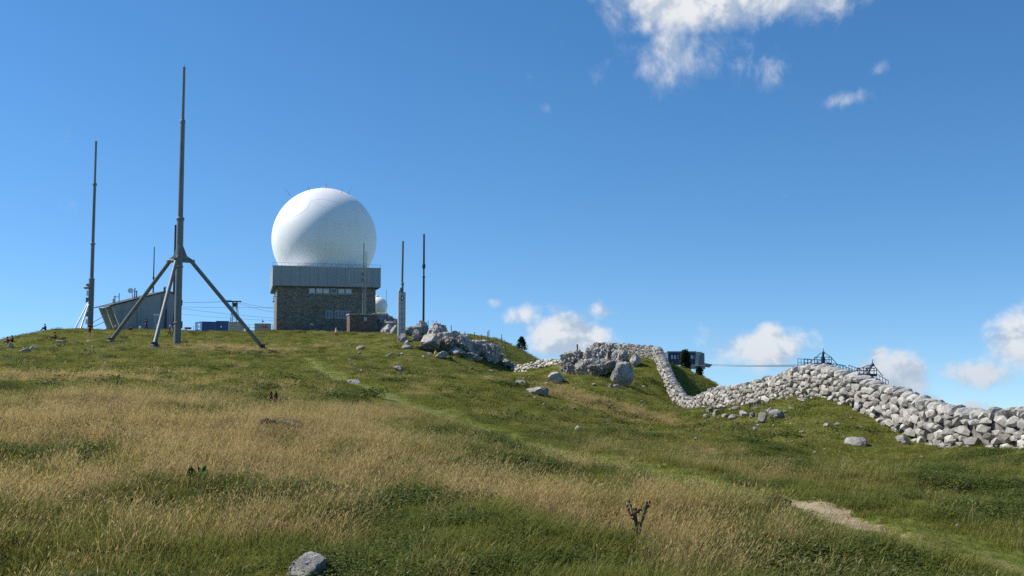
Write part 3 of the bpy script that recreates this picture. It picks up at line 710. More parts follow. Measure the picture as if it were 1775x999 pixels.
tp = Vector((rcx, 0, rz_ + RR))
MB().lathe([(1.3, -.15), (1.3, .1), (.9, .25), (.3, .3)], 14, tp).build('top_hatch', M['concrete_light'], rd)
MB().tube(tp + Vector((.2, 0, .2)), tp + Vector((.25, 0, 1.3)), .05, n=6).build('beacon', M['red'], rd)
for (a, b_), (c_, d_) in (((503, 338), (494, 327)), ((537, 331), (533, 319)), ((603, 336), (611, 321)), ((592, 334), (594, 327))):
    p0 = on_dome(a, b_ + 2); p1 = P(c_, d_, rc.y + p0.y) - rc
    MB().tube(p0, p1, .045, .02, 5).build('lightning_rod', M['dark_metal'], rd)

# stone hut beside it
hx, hy = X(606, 200), 200.0
hz = Z(579, 200)
ht = frame_thing('stone_hut', 'low brown stone hut with flat roof beside the radar building', 'hut', hx, hy, hz, R(16))
MB().box(0, 5.6, 0, 5, -1.5, 3.9).build('wall', M['masonry_brown'], ht, bevel=.04)
MB().box(-.15, 5.75, -.15, 5.15, 3.9, 4.15).build('roof', M['concrete'], ht)
MB().box(2.9, 3.5, -.04, 0, 2.7, 3.4).build('vent', M['concrete_light'], ht)
MB().box(-.04, 0, 1.5, 2.6, 0, 2.2).build('door', M['wood'], ht)
# bank of dark rock between hut and domes
bank = mesh_np('rock_bank', rock_verts(5, 77, 8, (.7, 1), .10, .08) * np.array((4.6, 4, 3.9)), ICO[5][1], True); bank.materials.append(M['rock'])
o = link('rock_bank', bank); o.location = (X(656, 204), 206, Z(578, 204) + .3); tag(o, 'dark rocky bank rising behind the stone hut under the small radome', 'rock bank')
# small radome
d2 = 255; c2 = P(656, 531, d2); r2 = 15.8 / F * d2
sd = thing('small_radome', 'small grey white radome peeping out behind the stone building', 'radome', (c2.x, d2, c2.z))
MB().lathe([(max(r2 * math.cos(t), .01), r2 * math.sin(t)) for t in np.linspace(-1.2, math.pi / 2, 30)], 40).build('shell', M['radome'], sd, smooth=True)
MB().lathe([(.45, 0), (.45, .45), (.3, .6)], 12, (-.35, 0, r2 - .1)).build('cap', M['whitesteel'], sd)
MB().lathe([(1.6, -8), (1.6, -r2 * .92)], 20).build('pedestal', M['concrete'], sd)
MB().tube((2.0, .5, -2), (2.0, .5, r2 + 1.9), .05, n=6).build('whip_aerial', M['galv'], sd)

# ------------------------------------------------------------------ masts
def tubular(root, secs, name='mast_section', mat=None, n=16):
    for (z0_, z1_, ra, rb_) in secs: MB().tube((0, 0, z0_), (0, 0, z1_), ra, rb_, n).build(name, mat or M['galv'], root, smooth=True)
def collars(root, lst, mat=None):
    for z_, r_, h in lst: MB().lathe([(r_ * .8, -h / 2), (r_, -h / 4), (r_, h / 4), (r_ * .8, h / 2)], 16, (0, 0, z_)).build('collar', mat or M['galv'], root, smooth=True)
d = 110; mx_ = X(308, d); mz = Hs(mx_, d) - .1
zz = lambda py: Z(py, d) - mz
tm_ = thing('tripod_antenna_mast', 'tall grey tubular antenna mast standing on three slanting legs', 'mast', (mx_, d, mz))
lean = math.atan2(X(314.2, d) - X(308, d) - 0, zz(380)) * 0
tubular(tm_, [(-.4, zz(380), .39, .37), (zz(380), zz(212), .29, .25), (zz(212), zz(118), .17, .15), (zz(118), zz(112), .05, .02)])
collars(tm_, [(zz(380), .45, .4), (zz(212), .29, .55), (zz(463), .46, .22), (zz(560), .46, .25), (zz(118), .19, .15)])
hubz = zz(452); LR = 1.35; FR = 9.9
for a in (36, 156, 276):
    ca, sa = math.cos(R(a)), math.sin(R(a))
    fx_, fy_ = mx_ + FR * ca, d + FR * sa; fz = Hs(fx_, fy_) - mz
    lg = MB().tube((FR * ca, FR * sa, fz + .25), (LR * ca, LR * sa, hubz), .22, .22, 14).build('leg', M['galv'], tm_, smooth=True)
    MB().lathe([(.5, -.3), (.5, .18), (.34, .3), (.34, .55)], 12, (FR * ca, FR * sa, fz)).build('foot', M['dark_metal'], lg)
    MB().box(-.45, .45, -.45, .45, -.5, .05).build('concrete_base', M['concrete_light'], lg).location = (FR * ca, FR * sa, fz)
    t_ = Vector((-sa, ca, 0)) * .06
    o_ = Vector((ca, sa, 0))
    g_ = MB(); q = [o_ * .3 + Vector((0, 0, hubz + 1.75)), o_ * .42 + Vector((0, 0, hubz + 1.6)), o_ * .85 + Vector((0, 0, hubz + .55)), o_ * (LR + .25) + Vector((0, 0, hubz + .12)), o_ * (LR + .2) + Vector((0, 0, hubz - .12)), o_ * .3 + Vector((0, 0, hubz - .1))]
    nq = len(q); g_.poly([p + t_ for p in q] + [p - t_ for p in q], [tuple(range(nq)), tuple(range(nq, 2 * nq))[::-1]] + [(i, nq + i, nq + (i + 1) % nq, (i + 1) % nq) for i in range(nq)]).build('gusset', M['galv'], tm_)
    MB().tube(o_ * .3 + Vector((0, 0, hubz)), o_ * (LR + .35) + Vector((0, 0, hubz)), .2, n=10).build('arm', M['galv'], tm_)
    MB().lathe([(.36, -.08), (.36, .08)], 12, o_ * LR + Vector((0, 0, hubz))).build('flange', M['galv'], tm_)
MB().box(.36, .52, -.1, .1, 2.0, 2.8).box(.38, .46, -.06, .06, zz(530), zz(520)).build('junction_box', M['galv'], tm_)

d = 162; x_ = X(156.5, d); z_ = Hs(x_, d) - 1.0
zz = lambda py: Z(py, d) - z_
lm = thing('slim_antenna_mast', 'slim tapering antenna mast with equipment cabinets and white struts beside concrete building', 'mast', (x_, d, z_))
tubular(lm, [(-.2, zz(484), .44, .44), (zz(484), zz(423), .30, .29), (zz(423), zz(320), .25, .23), (zz(320), zz(245), .18, .17)])
collars(lm, [(zz(423), .38, .4), (zz(320), .34, .5), (zz(484), .48, .2)])
for i, py in enumerate((492, 504, 516, 528, 540, 553)):
    MB().box(-.75 + .06 * (i % 2), -.2, -.35, .3, zz(py + 9), zz(py)).build('equipment_box', M['whitesteel'] if i % 2 else M['galv'], lm, bevel=.04)
MB().lathe([(.1, -.3), (.55, 0), (.5, .1), (.1, .25)], 14, (-.7, -.4, zz(499))).build('drum_antenna', M['grey_box'], lm)
MB().tube((-.25, -.3, zz(524)), X(136, 160) and (X(134, 160) - x_, -3, zz(573)), .13, n=8).build('strut', M['whitesteel'], lm)
MB().tube((-.15, -.5, zz(528)), (X(142, 159) - x_, -3.5, zz(573)), .15, n=8).build('strut', M['whitesteel'], lm)
for i, (py0, px1, py1) in enumerate(((556, 180, 548), (563, 186, 556))):
    p1 = P(px1, py1, 184)
    g_ = MB().tube((x_, d, Z(py0 + 6, d)), p1, .05, n=6).build('stay_cable', M['wire']); tag(g_, ('upper' if i == 0 else 'lower') + ' steel stay between slim mast and concrete building', 'cable')

def pole(px, py0, py1, d, label, secs, cols, mat='galv', name='antenna_pole'):
    x = X(px, d); g = Hs(x, d); zb_ = min(g, Z(py1, d)) - .1
    r_ = thing(name, label, 'antenna', (x, d, zb_))
    q = lambda py: Z(py, d) - zb_
    tubular(r_, [(q(a) if a < 9000 else -.3, q(b_), ra, rb_) for a, b_, ra, rb_ in secs], 'pole_section', M[mat], 10)
    collars(r_, [(q(a), r1, h) for a, r1, h in cols], M[mat]); return r_
pole(734, 406, 562, 190, 'thin dark pole antenna rising alone behind the ridge rocks', [(9999, 480, .22, .20), (480, 462, .16, .16), (462, 406, .20, .17)], [(462, .32, .9), (480, .26, .4)], 'dark_metal')
pole(264, 428, 520, 200, 'thin pole antenna rising behind the concrete building roof', [(9999, 482, .16, .14), (482, 428, .12, .09)], [(482, .2, .5)], 'dark_metal')
pole(300, 390, 560, 205, 'dark pole antenna standing behind the tripod mast', [(9999, 390, .24, .2)], [(470, .3, .4)], 'dark_metal')
# lattice mast in front of the building
d = 205; x_ = X(631, d); z_ = Hs(x_, d); q = lambda py: Z(py, d) - z_
lt = thing('lattice_mast', 'thin lattice ladder mast standing before the right end of the radar building', 'mast', (x_, d, z_))
for i, (ax, ay, top_) in enumerate(((-.28, 0, 421), (.35, .1, 436), (.0, .4, 436))):
    MB().tube((ax, ay, -.5), (ax + .05, ay, q(top_)), .16 if i == 0 else .05, .10 if i == 0 else .05, 8).build('upright', M['galv'], lt)
ldr = MB()
for i in range(34):
    z0_ = .5 + i * .43
    ldr.tube((-.28, 0, z0_), (.35, .1, z0_), .025, n=4).tube((.35, .1, z0_), (0, .4, z0_ + .4), .025, n=4)
ldr.build('rungs', M['galv'], lt)
for py in (475, 485, 500): MB().box(-.55, -.2, -.25, .05, q(py) - .25, q(py) + .25).build('antenna_box', M['galv'], lt)
# concrete pylon with antenna
d = 148; x_ = X(696, d); z_ = Z(584, d); q = lambda py: Z(py, d) - z_; hw = 6.2 / F * d
pyl = frame_thing('concrete_pylon', 'square panelled concrete pylon carrying a slim antenna among ridge rocks', 'pylon', x_, d, z_, R(12))
MB().prism([(-hw, -1.5), (hw, -1.5), (hw, q(507)), (-hw * .3, q(507)), (-hw, q(511))], -hw, hw).build('shaft', M['concrete'], pyl, bevel=.03)
for i in range(8):
    for s_ in (-1, 1):
        z0_ = .35 + i * .78
        MB().box(s_ * .26 - .2, s_ * .26 + .2, -hw - .03, -hw, z0_, z0_ + .66).build('panel', M['concrete_light'], pyl, bevel=.01)
MB().prism([(-hw, 0), (-hw * .2, 0), (-hw * .2, .85), (-hw * .55, .85)], -hw * .8, hw * .8).build('bracket', M['concrete'], pyl).location = (0, 0, q(509))
MB().box(-.16, .2, -hw - .05, -hw, q(522), q(513)).build('opening', M['roof_dark'], pyl)
MB().box(-.04, .10, -hw - .07, -hw - .05, q(520), q(515)).build('lamp', M['white'], pyl)
tubular_root = pyl
for (a, b_, ra, rb_) in ((509, 494, .22, .16), (494, 490, .28, .22), (490, 418, .17, .15)):
    MB().tube((.05, 0, q(a)), (.12, 0, q(b_)), ra, rb_, 12).build('antenna_section', M['galv'], pyl, smooth=True)

# ------------------------------------------------------------------ concrete building on the left
o0 = Vector((X(193, 180), 180, Z(573, 180)))
cb = frame_thing('concrete_building', 'windowless grey concrete building with leaning end walls and mono-pitch roof', 'building', o0.x, o0.y, o0.z, math.atan2(7.3, 9.1))
q = lambda py: Z(py, 180) - o0.z
ze, zr, ze2 = q(531), q(503) * 1.025, q(509) * 1.03
LB = 11.8; SL = 2.2
MB().prism([(SL, -1.0), (LB - .9, -1.0), (LB, ze2), (LB - 1.6, zr), (0, ze)], 0, .5).build('front_wall', M['concrete'], cb)
MB().prism([(SL + .9, -1.0), (LB - 1.0, -1.0), (LB - .12, ze2 - .1), (LB - 1.6, zr - .1), (1.0, ze - .0)], .5, 10.0).build('body', M['concrete'], cb)
for y0_ in (3.9, 7.8): MB().prism([(SL, -1.0), (SL + 1.2, -1.0), (1.3, ze), (0, ze)], y0_, y0_ + .45).build('fin_wall', M['concrete_light'], cb)
MB().prism([(-.35, ze), (LB - 1.6, zr), (LB - 1.6, zr + .22), (-.35, ze + .2)], -.25, 10.3).build('roof', M['roof_dark'], cb)
MB().prism([(LB - 1.6, zr), (LB + .2, ze2 - .02), (LB + .2, ze2 + .18), (LB - 1.6, zr + .22)], -.25, 10.3).build('roof_slope', M['roof_dark'], cb)
dr = MB().box(7.6, 8.7, -.05, 0, -.1, 3.0).build('door', M['concrete_light'], cb); MB().box(8.45, 8.55, -.1, -.05, 1.0, 1.2).build('handle', M['dark_metal'], dr)
MB().box(7.5, 8.8, -.06, 0, 3.0, 3.25).build('door_lintel', M['white'], cb)
MB().box(9.7, 10.1, -.04, 0, .2, zr - 1.5).build('downpipe_recess', M['roof_dark'], cb)
MB().box(8.95, 9.02, -.06, 0, 0, zr - .8).build('downpipe', M['galv'], cb)
MB().box(4.6, 5.0, -.25, 0, 1.6, zr - 2.0).build('cable_duct', M['concrete'], cb)
MB().box(4.3, 4.55, -.4, 0, zr - 2.9, zr - 2.5).build('wall_lamp', M['dark_metal'], cb)
MB().tube((LB - 1.9, 1, zr), (LB - 1.9, 1, zr + .75), .22).lathe([(.4, 0), (.1, .25)], 10, (LB - 1.9, 1, zr + .75)).build('flue', M['galv'], cb)
def rz_at(x): return ze + (zr - ze) * (x / (LB - 1.6))
def roof_aerial(x, parts_, label):
    r_ = thing('rooftop_antenna', label, 'antenna', cb.matrix_basis @ Vector((x, 3, rz_at(x) + .2)), cb.rotation_euler.z)
    for nm, m_, mt in parts_: m_.build(nm, M[mt], r_, smooth=False)
cb.matrix_basis  # root transform used for what stands on the roof
bpy.context.view_layer.update()
roof_aerial(1.4, [('pole', MB().tube((0, 0, 0), (0, 0, 1.5), .09), 'dark_metal'), ('pole', MB().tube((.75, 0, 0), (.75, 0, 2.0), .07), 'dark_metal'), ('crossbar', MB().tube((-.3, 0, 1.3), (.75, 0, 1.3), .05), 'dark_metal'), ('panel_antenna', MB().box(-.45, -.2, -.2, .1, .1, .95), 'grey_box')], 'two dark poles with a panel antenna on the low end of the concrete roof')
roof_aerial(5.0, [('pole', MB().tube((0, 0, 0), (0, 0, 2.0), .1), 'dark_metal'), ('pole', MB().tube((.35, 0, 0), (.35, 0, 1.5), .1), 'dark_metal'), ('dish', MB().lathe([(.05, -.15), (.5, 0), (.5, .06), (.05, .0)], 16), 'white'), ('mount', MB().tube((-.4, 0, 0), (-.5, 0, 1.3), .16, .08), 'white'), ('crossbar', MB().tube((-.8, 0, 1.4), (.35, 0, 1.4), .05), 'dark_metal')], 'white dish antenna with dark poles midway on the concrete roof')
for o in list(bpy.data.objects):
    if o.name.startswith('dish'): o.location = (-.85, -.2, 1.45); o.rotation_euler = (R(80), 0, R(-20))

# ------------------------------------------------------------------ containers, lift pylon, cables
def container(px0, px1, py0, d, rz, label, mat, dep=2.5, name='container', extra=None):
    z1 = Z(py0, d); z0_ = Z(575, d); L = (px1 - px0) / F * d
    r_ = frame_thing(name, label, 'container', X(px0, d), d, z0_, rz)
    h = z1 - z0_; b_ = MB().box(0, L, 0, dep, -1.0, h).build('body', M[mat], r_, bevel=.03)
    n_ = int(L / .45)
    for i in range(1, n_): MB().box(L * i / n_ - .06, L * i / n_ + .06, -.04, 0, .1, h - .12).build('rib', M[mat], b_)
    MB().box(-.04, L + .04, -.06, dep + .04, h, h + .08).build('roof', M[mat], r_)
    return r_, L, h
r_, L, h = container(350, 375, 558, 250, R(34), 'blue site container with a white window in its end', 'blue', 6)
w_ = MB().box(-.05, 0, 1.5, 3.2, .7, 2.0).build('window', M['white'], r_); MB().box(-.07, -.05, 1.7, 2.3, .85, 1.85).box(-.07, -.05, 2.45, 3.0, .85, 1.85).build('pane', M['glass'], w_)
r_, L, h = container(375, 396, 557, 253, R(19), 'blue site container with small white notice butted against its twin', 'blue', 4)
MB().box(1.0, 1.35, -.08, -.05, 1.0, 1.5).build('notice', M['white'], r_)
r_, L, h = container(396, 419, 558.5, 249, R(4), 'beige grey container next to the blue ones', 'grey_box', 3)
r_, L, h = container(441, 466, 561.5, 240, R(4), 'small grey cabin with red sign and roof aerial beside the radar building', 'grey_box', 3, 'cabin')
MB().box(1.9, 3.0, -.08, -.04, 1.0, 1.35).build('red_sign', M['red'], r_)
MB().tube((1.7, 1, h), (1.7, 1, h + 1.3), .05).box(1.6, 2.1, .9, 1.1, h + .5, h + .75).build('roof_aerial', M['dark_metal'], r_)
sb = thing('barrier_board', 'long red and white board seen behind the tripod mast', 'sign', P(321, 574, 245))
MB().box(0, 1.5, 0, .1, .4, .95).build('board', M['red'], sb); MB().box(-.3, -.02, 0, .1, .45, .95).build('board_end', M['white'], sb); MB().tube((2.1, 0, -.8), (2.1, 0, 1.3), .05).tube((.3, .05, -.8), (.3, .05, .5), .05).build('post', M['galv'], sb)
d = 275; pz = Z(575, d); x_ = X(406.5, d); q = lambda py: Z(py, d) - pz
lp = thing('cable_pylon', 'steel lattice cable pylon with broad crosshead behind the containers', 'pylon', (x_, d, pz))
hh = q(524)
for sx_ in (-1, 1):
    for sy_ in (-1, 1): MB().tube((sx_ * 1.2, sy_ * 1.2, -2), (sx_ * .55, sy_ * .5, hh), .10, n=6).build('leg', M['dark_metal'], lp)
br = MB()
for i in range(5):
    t0, t1 = i / 5, (i + 1) / 5; w0, w1 = 1.2 - .65 * t0, 1.2 - .65 * t1
    br.tube((-w0, -w0, hh * t0), (w1, -w1, hh * t1), .05, n=4).tube((w0, -w0, hh * t0), (-w1, -w1, hh * t1), .05, n=4).tube((-w1, -w1, hh * t1), (w1, -w1, hh * t1), .05, n=4)
br.build('bracing', M['dark_metal'], lp)
MB().box(-2.6, 1.7, -.3, .3, hh, hh + .35).box(-3.4, -1.0, -.2, .2, hh + .3, hh + .5).build('crosshead', M['dark_metal'], lp)
MB().box(-.5, .5, -.4, .4, hh - 1.3, hh - .2).build('sheave_box', M['dark_metal'], lp)
def cable(pts, label, r=.045, sag=0.0):
    a, b_ = pts; l = []
    for i in range(13):
        t = i / 12; p = a.lerp(b_, t); p.z -= sag * 4 * t * (1 - t); l.append(p)
    o = MB().path(l, r, 5).build('cable', M['wire']); return tag(o, label, 'cable')
cable((P(250, 523, 270), P(401, 522.5, 275)), 'upper cable running from the pylon crosshead behind the tripod mast', sag=.3)
cable((P(412, 523, 275), P(478, 536, 250)), 'upper cable from the pylon crosshead to the radar building', sag=.2)
cable((P(412, 525, 276), P(478, 542, 250)), 'second cable from the pylon crosshead to the radar building', sag=.3)
cable((P(250, 530, 290), P(478, 533, 290)), 'level cable passing behind the pylon top', .035, sag=.3)
cable((P(280, 530, 300), P(478, 552, 300)), 'long slack cable sloping down behind the pylon', .035, sag=.3)
cable((P(300, 543, 300), P(478, 556, 290)), 'lowest slack cable behind the pylon legs', .035, sag=.3)
fe = thing('wire_fence', 'thin wire fence with posts beside the small grey cabin', 'fence', P(418, 575, 236))
fpts = [P(px, 563, 236) - Vector(fe.location) for px in (418, 432, 446, 460, 473)]
for p in fpts: MB().tube(p - Vector((0, 0, 3)), p, .05, n=6).build('post', M['galv'], fe)
MB().path(fpts, .03, 4).build('wire', M['wire'], fe); MB().path([p - Vector((0, 0, .7)) for p in fpts], .03, 4).build('wire', M['wire'], fe)

# ------------------------------------------------------------------ chairlift top station beyond the knoll
d = 220; o0 = P(1158, 633, d); q = lambda py: Z(py, d) - o0.z; e = lambda px: X(px, d) - o0.x
st = thing('lift_station', 'navy lift station with grey arched end jutting beyond the grassy knoll', 'building', o0, R(-4))
zt = q(611)
hall = MB().box(0, e(1205), 0, 9, 0, zt).build('hall', M['navy'], st, bevel=.05)
MB().box(-.2, e(1206), -.2, 9.2, zt, zt + .25).build('roof', M['grey_box'], st)
for a in (1162, 1167, 1172, 1178, 1184, 1190, 1196, 1200):
    w_ = MB().box(e(a), e(a + 4.2), -.06, 0, q(623), q(615.5)).build('window', M['navy'], st); MB().box(e(a) + .07, e(a + 4.2) - .07, -.08, -.06, q(622.5), q(616)).build('pane', M['pale_glass'] if a in (1162, 1196, 1167) else M['glass'], w_)
MB().prism([(e(1203), 0), (e(1209), 0), (e(1209), q(625)), (e(1211), q(617)), (e(1215), zt + .1), (e(1205), zt + .1)], -.3, 9).build('end_wall', M['concrete_light'], st)
arch = [(e(1209), 0), (e(1220), 0), (e(1220), q(612.5)), (e(1214), zt), (e(1211), q(617)), (e(1209), q(625))]
MB().prism(arch, .3, 8.5).build('arch_hood', M['parapet'], st)
MB().prism([(e(1210.5), .1), (e(1214), .1), (e(1214), q(616.5)), (e(1212), q(620))], .22, .3).prism([(e(1215.5), .1), (e(1218.3), .1), (e(1218.3), q(615)), (e(1215.5), q(615))], .22, .3).build('hood_glazing', M['glass'], st)
pf = MB().box(e(1192), e(1220), -.8, 9, q(640), 0).build('platform', M['concrete'], st, bevel=.05)
MB().prism([(e(1218), -.05), (e(1224), q(630)), (e(1235), q(632.3)), (e(1230), q(637.5)), (e(1220), q(635.5))], 2, 6).build('cable_guide', M['parapet'], st)
for x_ in (e(1196), e(1212)): MB().tube((x_, 4, q(640)), (x_ - .5, 4, -22), .5, .7, 12).build('column', M['concrete'], st)
for py, lb in ((631.6, 'upper'), (633.6, 'lower')): cable((P(1232, py, 222), P(1440, py + .3, 78)), lb + ' lift rope strung from the navy station to the railed pylon', .035, sag=.15)

def lift_tower(px, py_top, py_deck, d, label, tilt, rails):
    x = X(px, d); zb_ = Z(py_deck, d); q = lambda py: Z(py, d) - zb_; s_ = d / F * .8
    g = Hs(x, d) - zb_
    r_ = thing('lift_tower_head', label, 'lift tower', (x, d, zb_))
    MB().tube((0, 0, g - .5), (0, 0, -.05), .35, .3, 12).build('shaft', M['galv'], r_)
    hp = q(py_top + 5)
    MB().prism([(-1.8 * s_ + tilt, 0), (2.4 * s_, 0), (1.3 * s_ + tilt * 2.2, hp), (-.8 * s_ + tilt * 2.2, hp)], -.12, .12).build('hoist_frame', M['dark_metal'], r_)
    MB().lathe([(.01, .28), (.02, .1), (.07, .06), (.09, 0), (.06, -.06)], 8, (tilt * 2.2 + .04, 0, hp)).build('finial', M['dark_metal'], r_)
    w = 10 * s_; k_ = MB()
    for sy_ in (-.7, .7):
        for sx_ in (-w, -w * .45, w * .45, w): k_.tube((sx_, sy_, 0), (sx_, sy_, 12 * s_), .018, n=5)
        for z_ in (6.5, 12): k_.tube((-w, sy_, z_ * s_), (w, sy_, z_ * s_), .018, n=5)
        k_.tube((tilt * 2 + .05, sy_ * .3, hp), (w, sy_, 11 * s_), .02, n=5).tube((w, sy_, 11 * s_), (w * 2.3, sy_, -5 * s_), .02, n=5).tube((tilt * 2 - .05, sy_ * .3, hp), (-w, sy_, 8 * s_), .02, n=5).tube((-w, sy_, 8 * s_), (-w * 2.2, sy_, -1 * s_), .02, n=5)
    k_.build('guard_rail', M['dark_metal'], r_)
    MB().box(-w, w, -.75, .75, -.12, 0).build('deck', M['dark_metal'], r_)
    for (x0, y0, x1, y1) in rails:
        p0 = P(x0, y0, d) - Vector(r_.location); p1 = P(x1, y1, d) - Vector(r_.location); m_ = MB(); n_ = max(3, int(abs(x1 - x0) / 5))
        for sy_ in (-.6, .6):
            for z_ in (0, .22, .44): m_.tube(p0 + Vector((0, sy_, -z_)), p1 + Vector((0, sy_, -z_)), .014, n=5)
            for i in range(n_ + 1): p = p0.lerp(p1, i / n_); m_.tube(p + Vector((0, sy_, 0)), p + Vector((0, sy_, -.48)), .014, n=5)
        w_ = m_.build('walkway_rail', M['dark_metal'], r_)
        a, b_ = p0 - Vector((0, 0, .5)), p1 - Vector((0, 0, .5))
        MB().poly([a + Vector((0, -.6, 0)), b_ + Vector((0, -.6, 0)), b_ + Vector((0, .6, 0)), a + Vector((0, .6, 0)), a + Vector((0, -.6, -.08)), b_ + Vector((0, -.6, -.08)), b_ + Vector((0, .6, -.08)), a + Vector((0, .6, -.08))], [(0, 1, 2, 3), (7, 6, 5, 4), (0, 4, 5, 1), (1, 5, 6, 2), (2, 6, 7, 3), (3, 7, 4, 0)]).build('walkway', M['dark_metal'], w_)
    return r_
lift_tower(1425, 607, 629, 56, 'dark lift tower head with central hoist peak rising behind the wall crest', 0, [(1388, 622, 1412, 624), (1438, 630, 1460, 634)])
lift_tower(1500, 628, 648, 48, 'dark lift tower head with leaning hoist arm lower down behind the wall', .12, [(1464, 633, 1490, 643), (1512, 648, 1532, 660)])

# ------------------------------------------------------------------ fence posts on the ridge
for px, py0, py1, d in ((722, 560, 574, 165), (742, 556, 566, 165), (751, 556, 566, 162), (755, 556, 566, 160), (783, 564, 582, 150), (797, 574, 584, 146), (806, 575, 586, 144), (822, 576, 590, 142), (834, 580, 592, 140), (845, 575, 594, 140), (848, 572, 594, 138), (870, 580, 598, 146), (876, 590, 600, 144), (827, 582, 592, 141)):
    x = X(px, d); g = Hs(x, d); top_ = Z(py0, d)
    o = MB().tube((0, 0, min(-.4, g - top_ + 1.1)), (random.uniform(-.12, .12), 0, max(.9, top_ - g)), .07, .055, 7).build('fence_post', M['wood']); o.location = (x, d, g)
    tag(o, 'weathered leaning wooden fence post standing along the ridge rocks', 'post', 'fence posts along the ridge')
x = X(1002, 104); g = Hs(x, 104)
o = MB().tube((0, 0, -.5), (-.1, 0, max(1.4, Z(597, 104) - g)), .09, .08, 8).build('fence_post', M['wood']); o.location = (x, 104, g); tag(o, 'single wooden post standing at the edge of the knoll crags', 'post')

# ------------------------------------------------------------------ conifers
def conifer(x, y, h, w, label, seed, name='conifer', start=.12):
    r_ = np.random.RandomState(seed); g = Hs(x, y)
    t = thing(name, label, 'tree', (x, y, g))
    MB().tube((0, 0, -.3), (0, 0, h * .97), max(.03, h * .018), .012, 8).build('trunk', M['bark'], t)
    V, Fc = [], []; n = int(260 + h * 120)
    for i in range(n):
        u = r_.rand() ** .8; z = h * (start + (1 - start) * u); rad_ = w * (1 - u) ** .85 * (.75 + .5 * math.sin(i * 1.7) ** 2) + .03
        a = r_.rand() * 6.28; q_ = rad_ * r_.rand() ** .5
        c_ = np.array((q_ * math.cos(a), q_ * math.sin(a), z - q_ * .28))
        L = (.10 + .12 * w) * r_.uniform(.7, 1.4)
        for k_ in range(5):
            dv = np.array((math.cos(a) + r_.normal() * .6, math.sin(a) + r_.normal() * .6, r_.normal() * .45)); dv /= np.linalg.norm(dv)
            sv = np.cross(dv, r_.normal(size=3)); sv /= np.linalg.norm(sv) + 1e-6
            p = c_ + r_.normal(size=3) * L * .35; j = len(V)
            V += [p, p + dv * L * .55 + sv * L * .20, p + dv * L, p + dv * L * .55 - sv * L * .20]; Fc.append((j, j + 1, j + 2, j + 3))
    me = mesh_np('crown', np.array(V), np.array(Fc)); a_ = me.attributes.new('tint', 'FLOAT', 'POINT'); a_.data.foreach_set('value', np.repeat(r_.rand(len(Fc)), 4).astype(np.float32))
    link('crown', me, M['needle'], t); return t
M['needle'] = grass_mat('dark_needles', (.012, .026, .012), (.035, .060, .022), (.02, .03, .015), (.03, .04, .02), 5, .15)
d = 158; conifer(X(904, d), d, 2.0, .95, 'small bushy dark conifer on the grassy brow above the far wall', 1)
d = 150; x = X(1187, d); conifer(x, d, Z(608, d) - Hs(x, d), 1.9, 'dark slender spruce standing in front of the navy lift station', 2, 'spruce')
d = 145; x = X(1211, d); conifer(x, d, Z(637, d) - Hs(x, d), 1.6, 'small conifer tip showing under the lift station platform', 3, 'spruce')

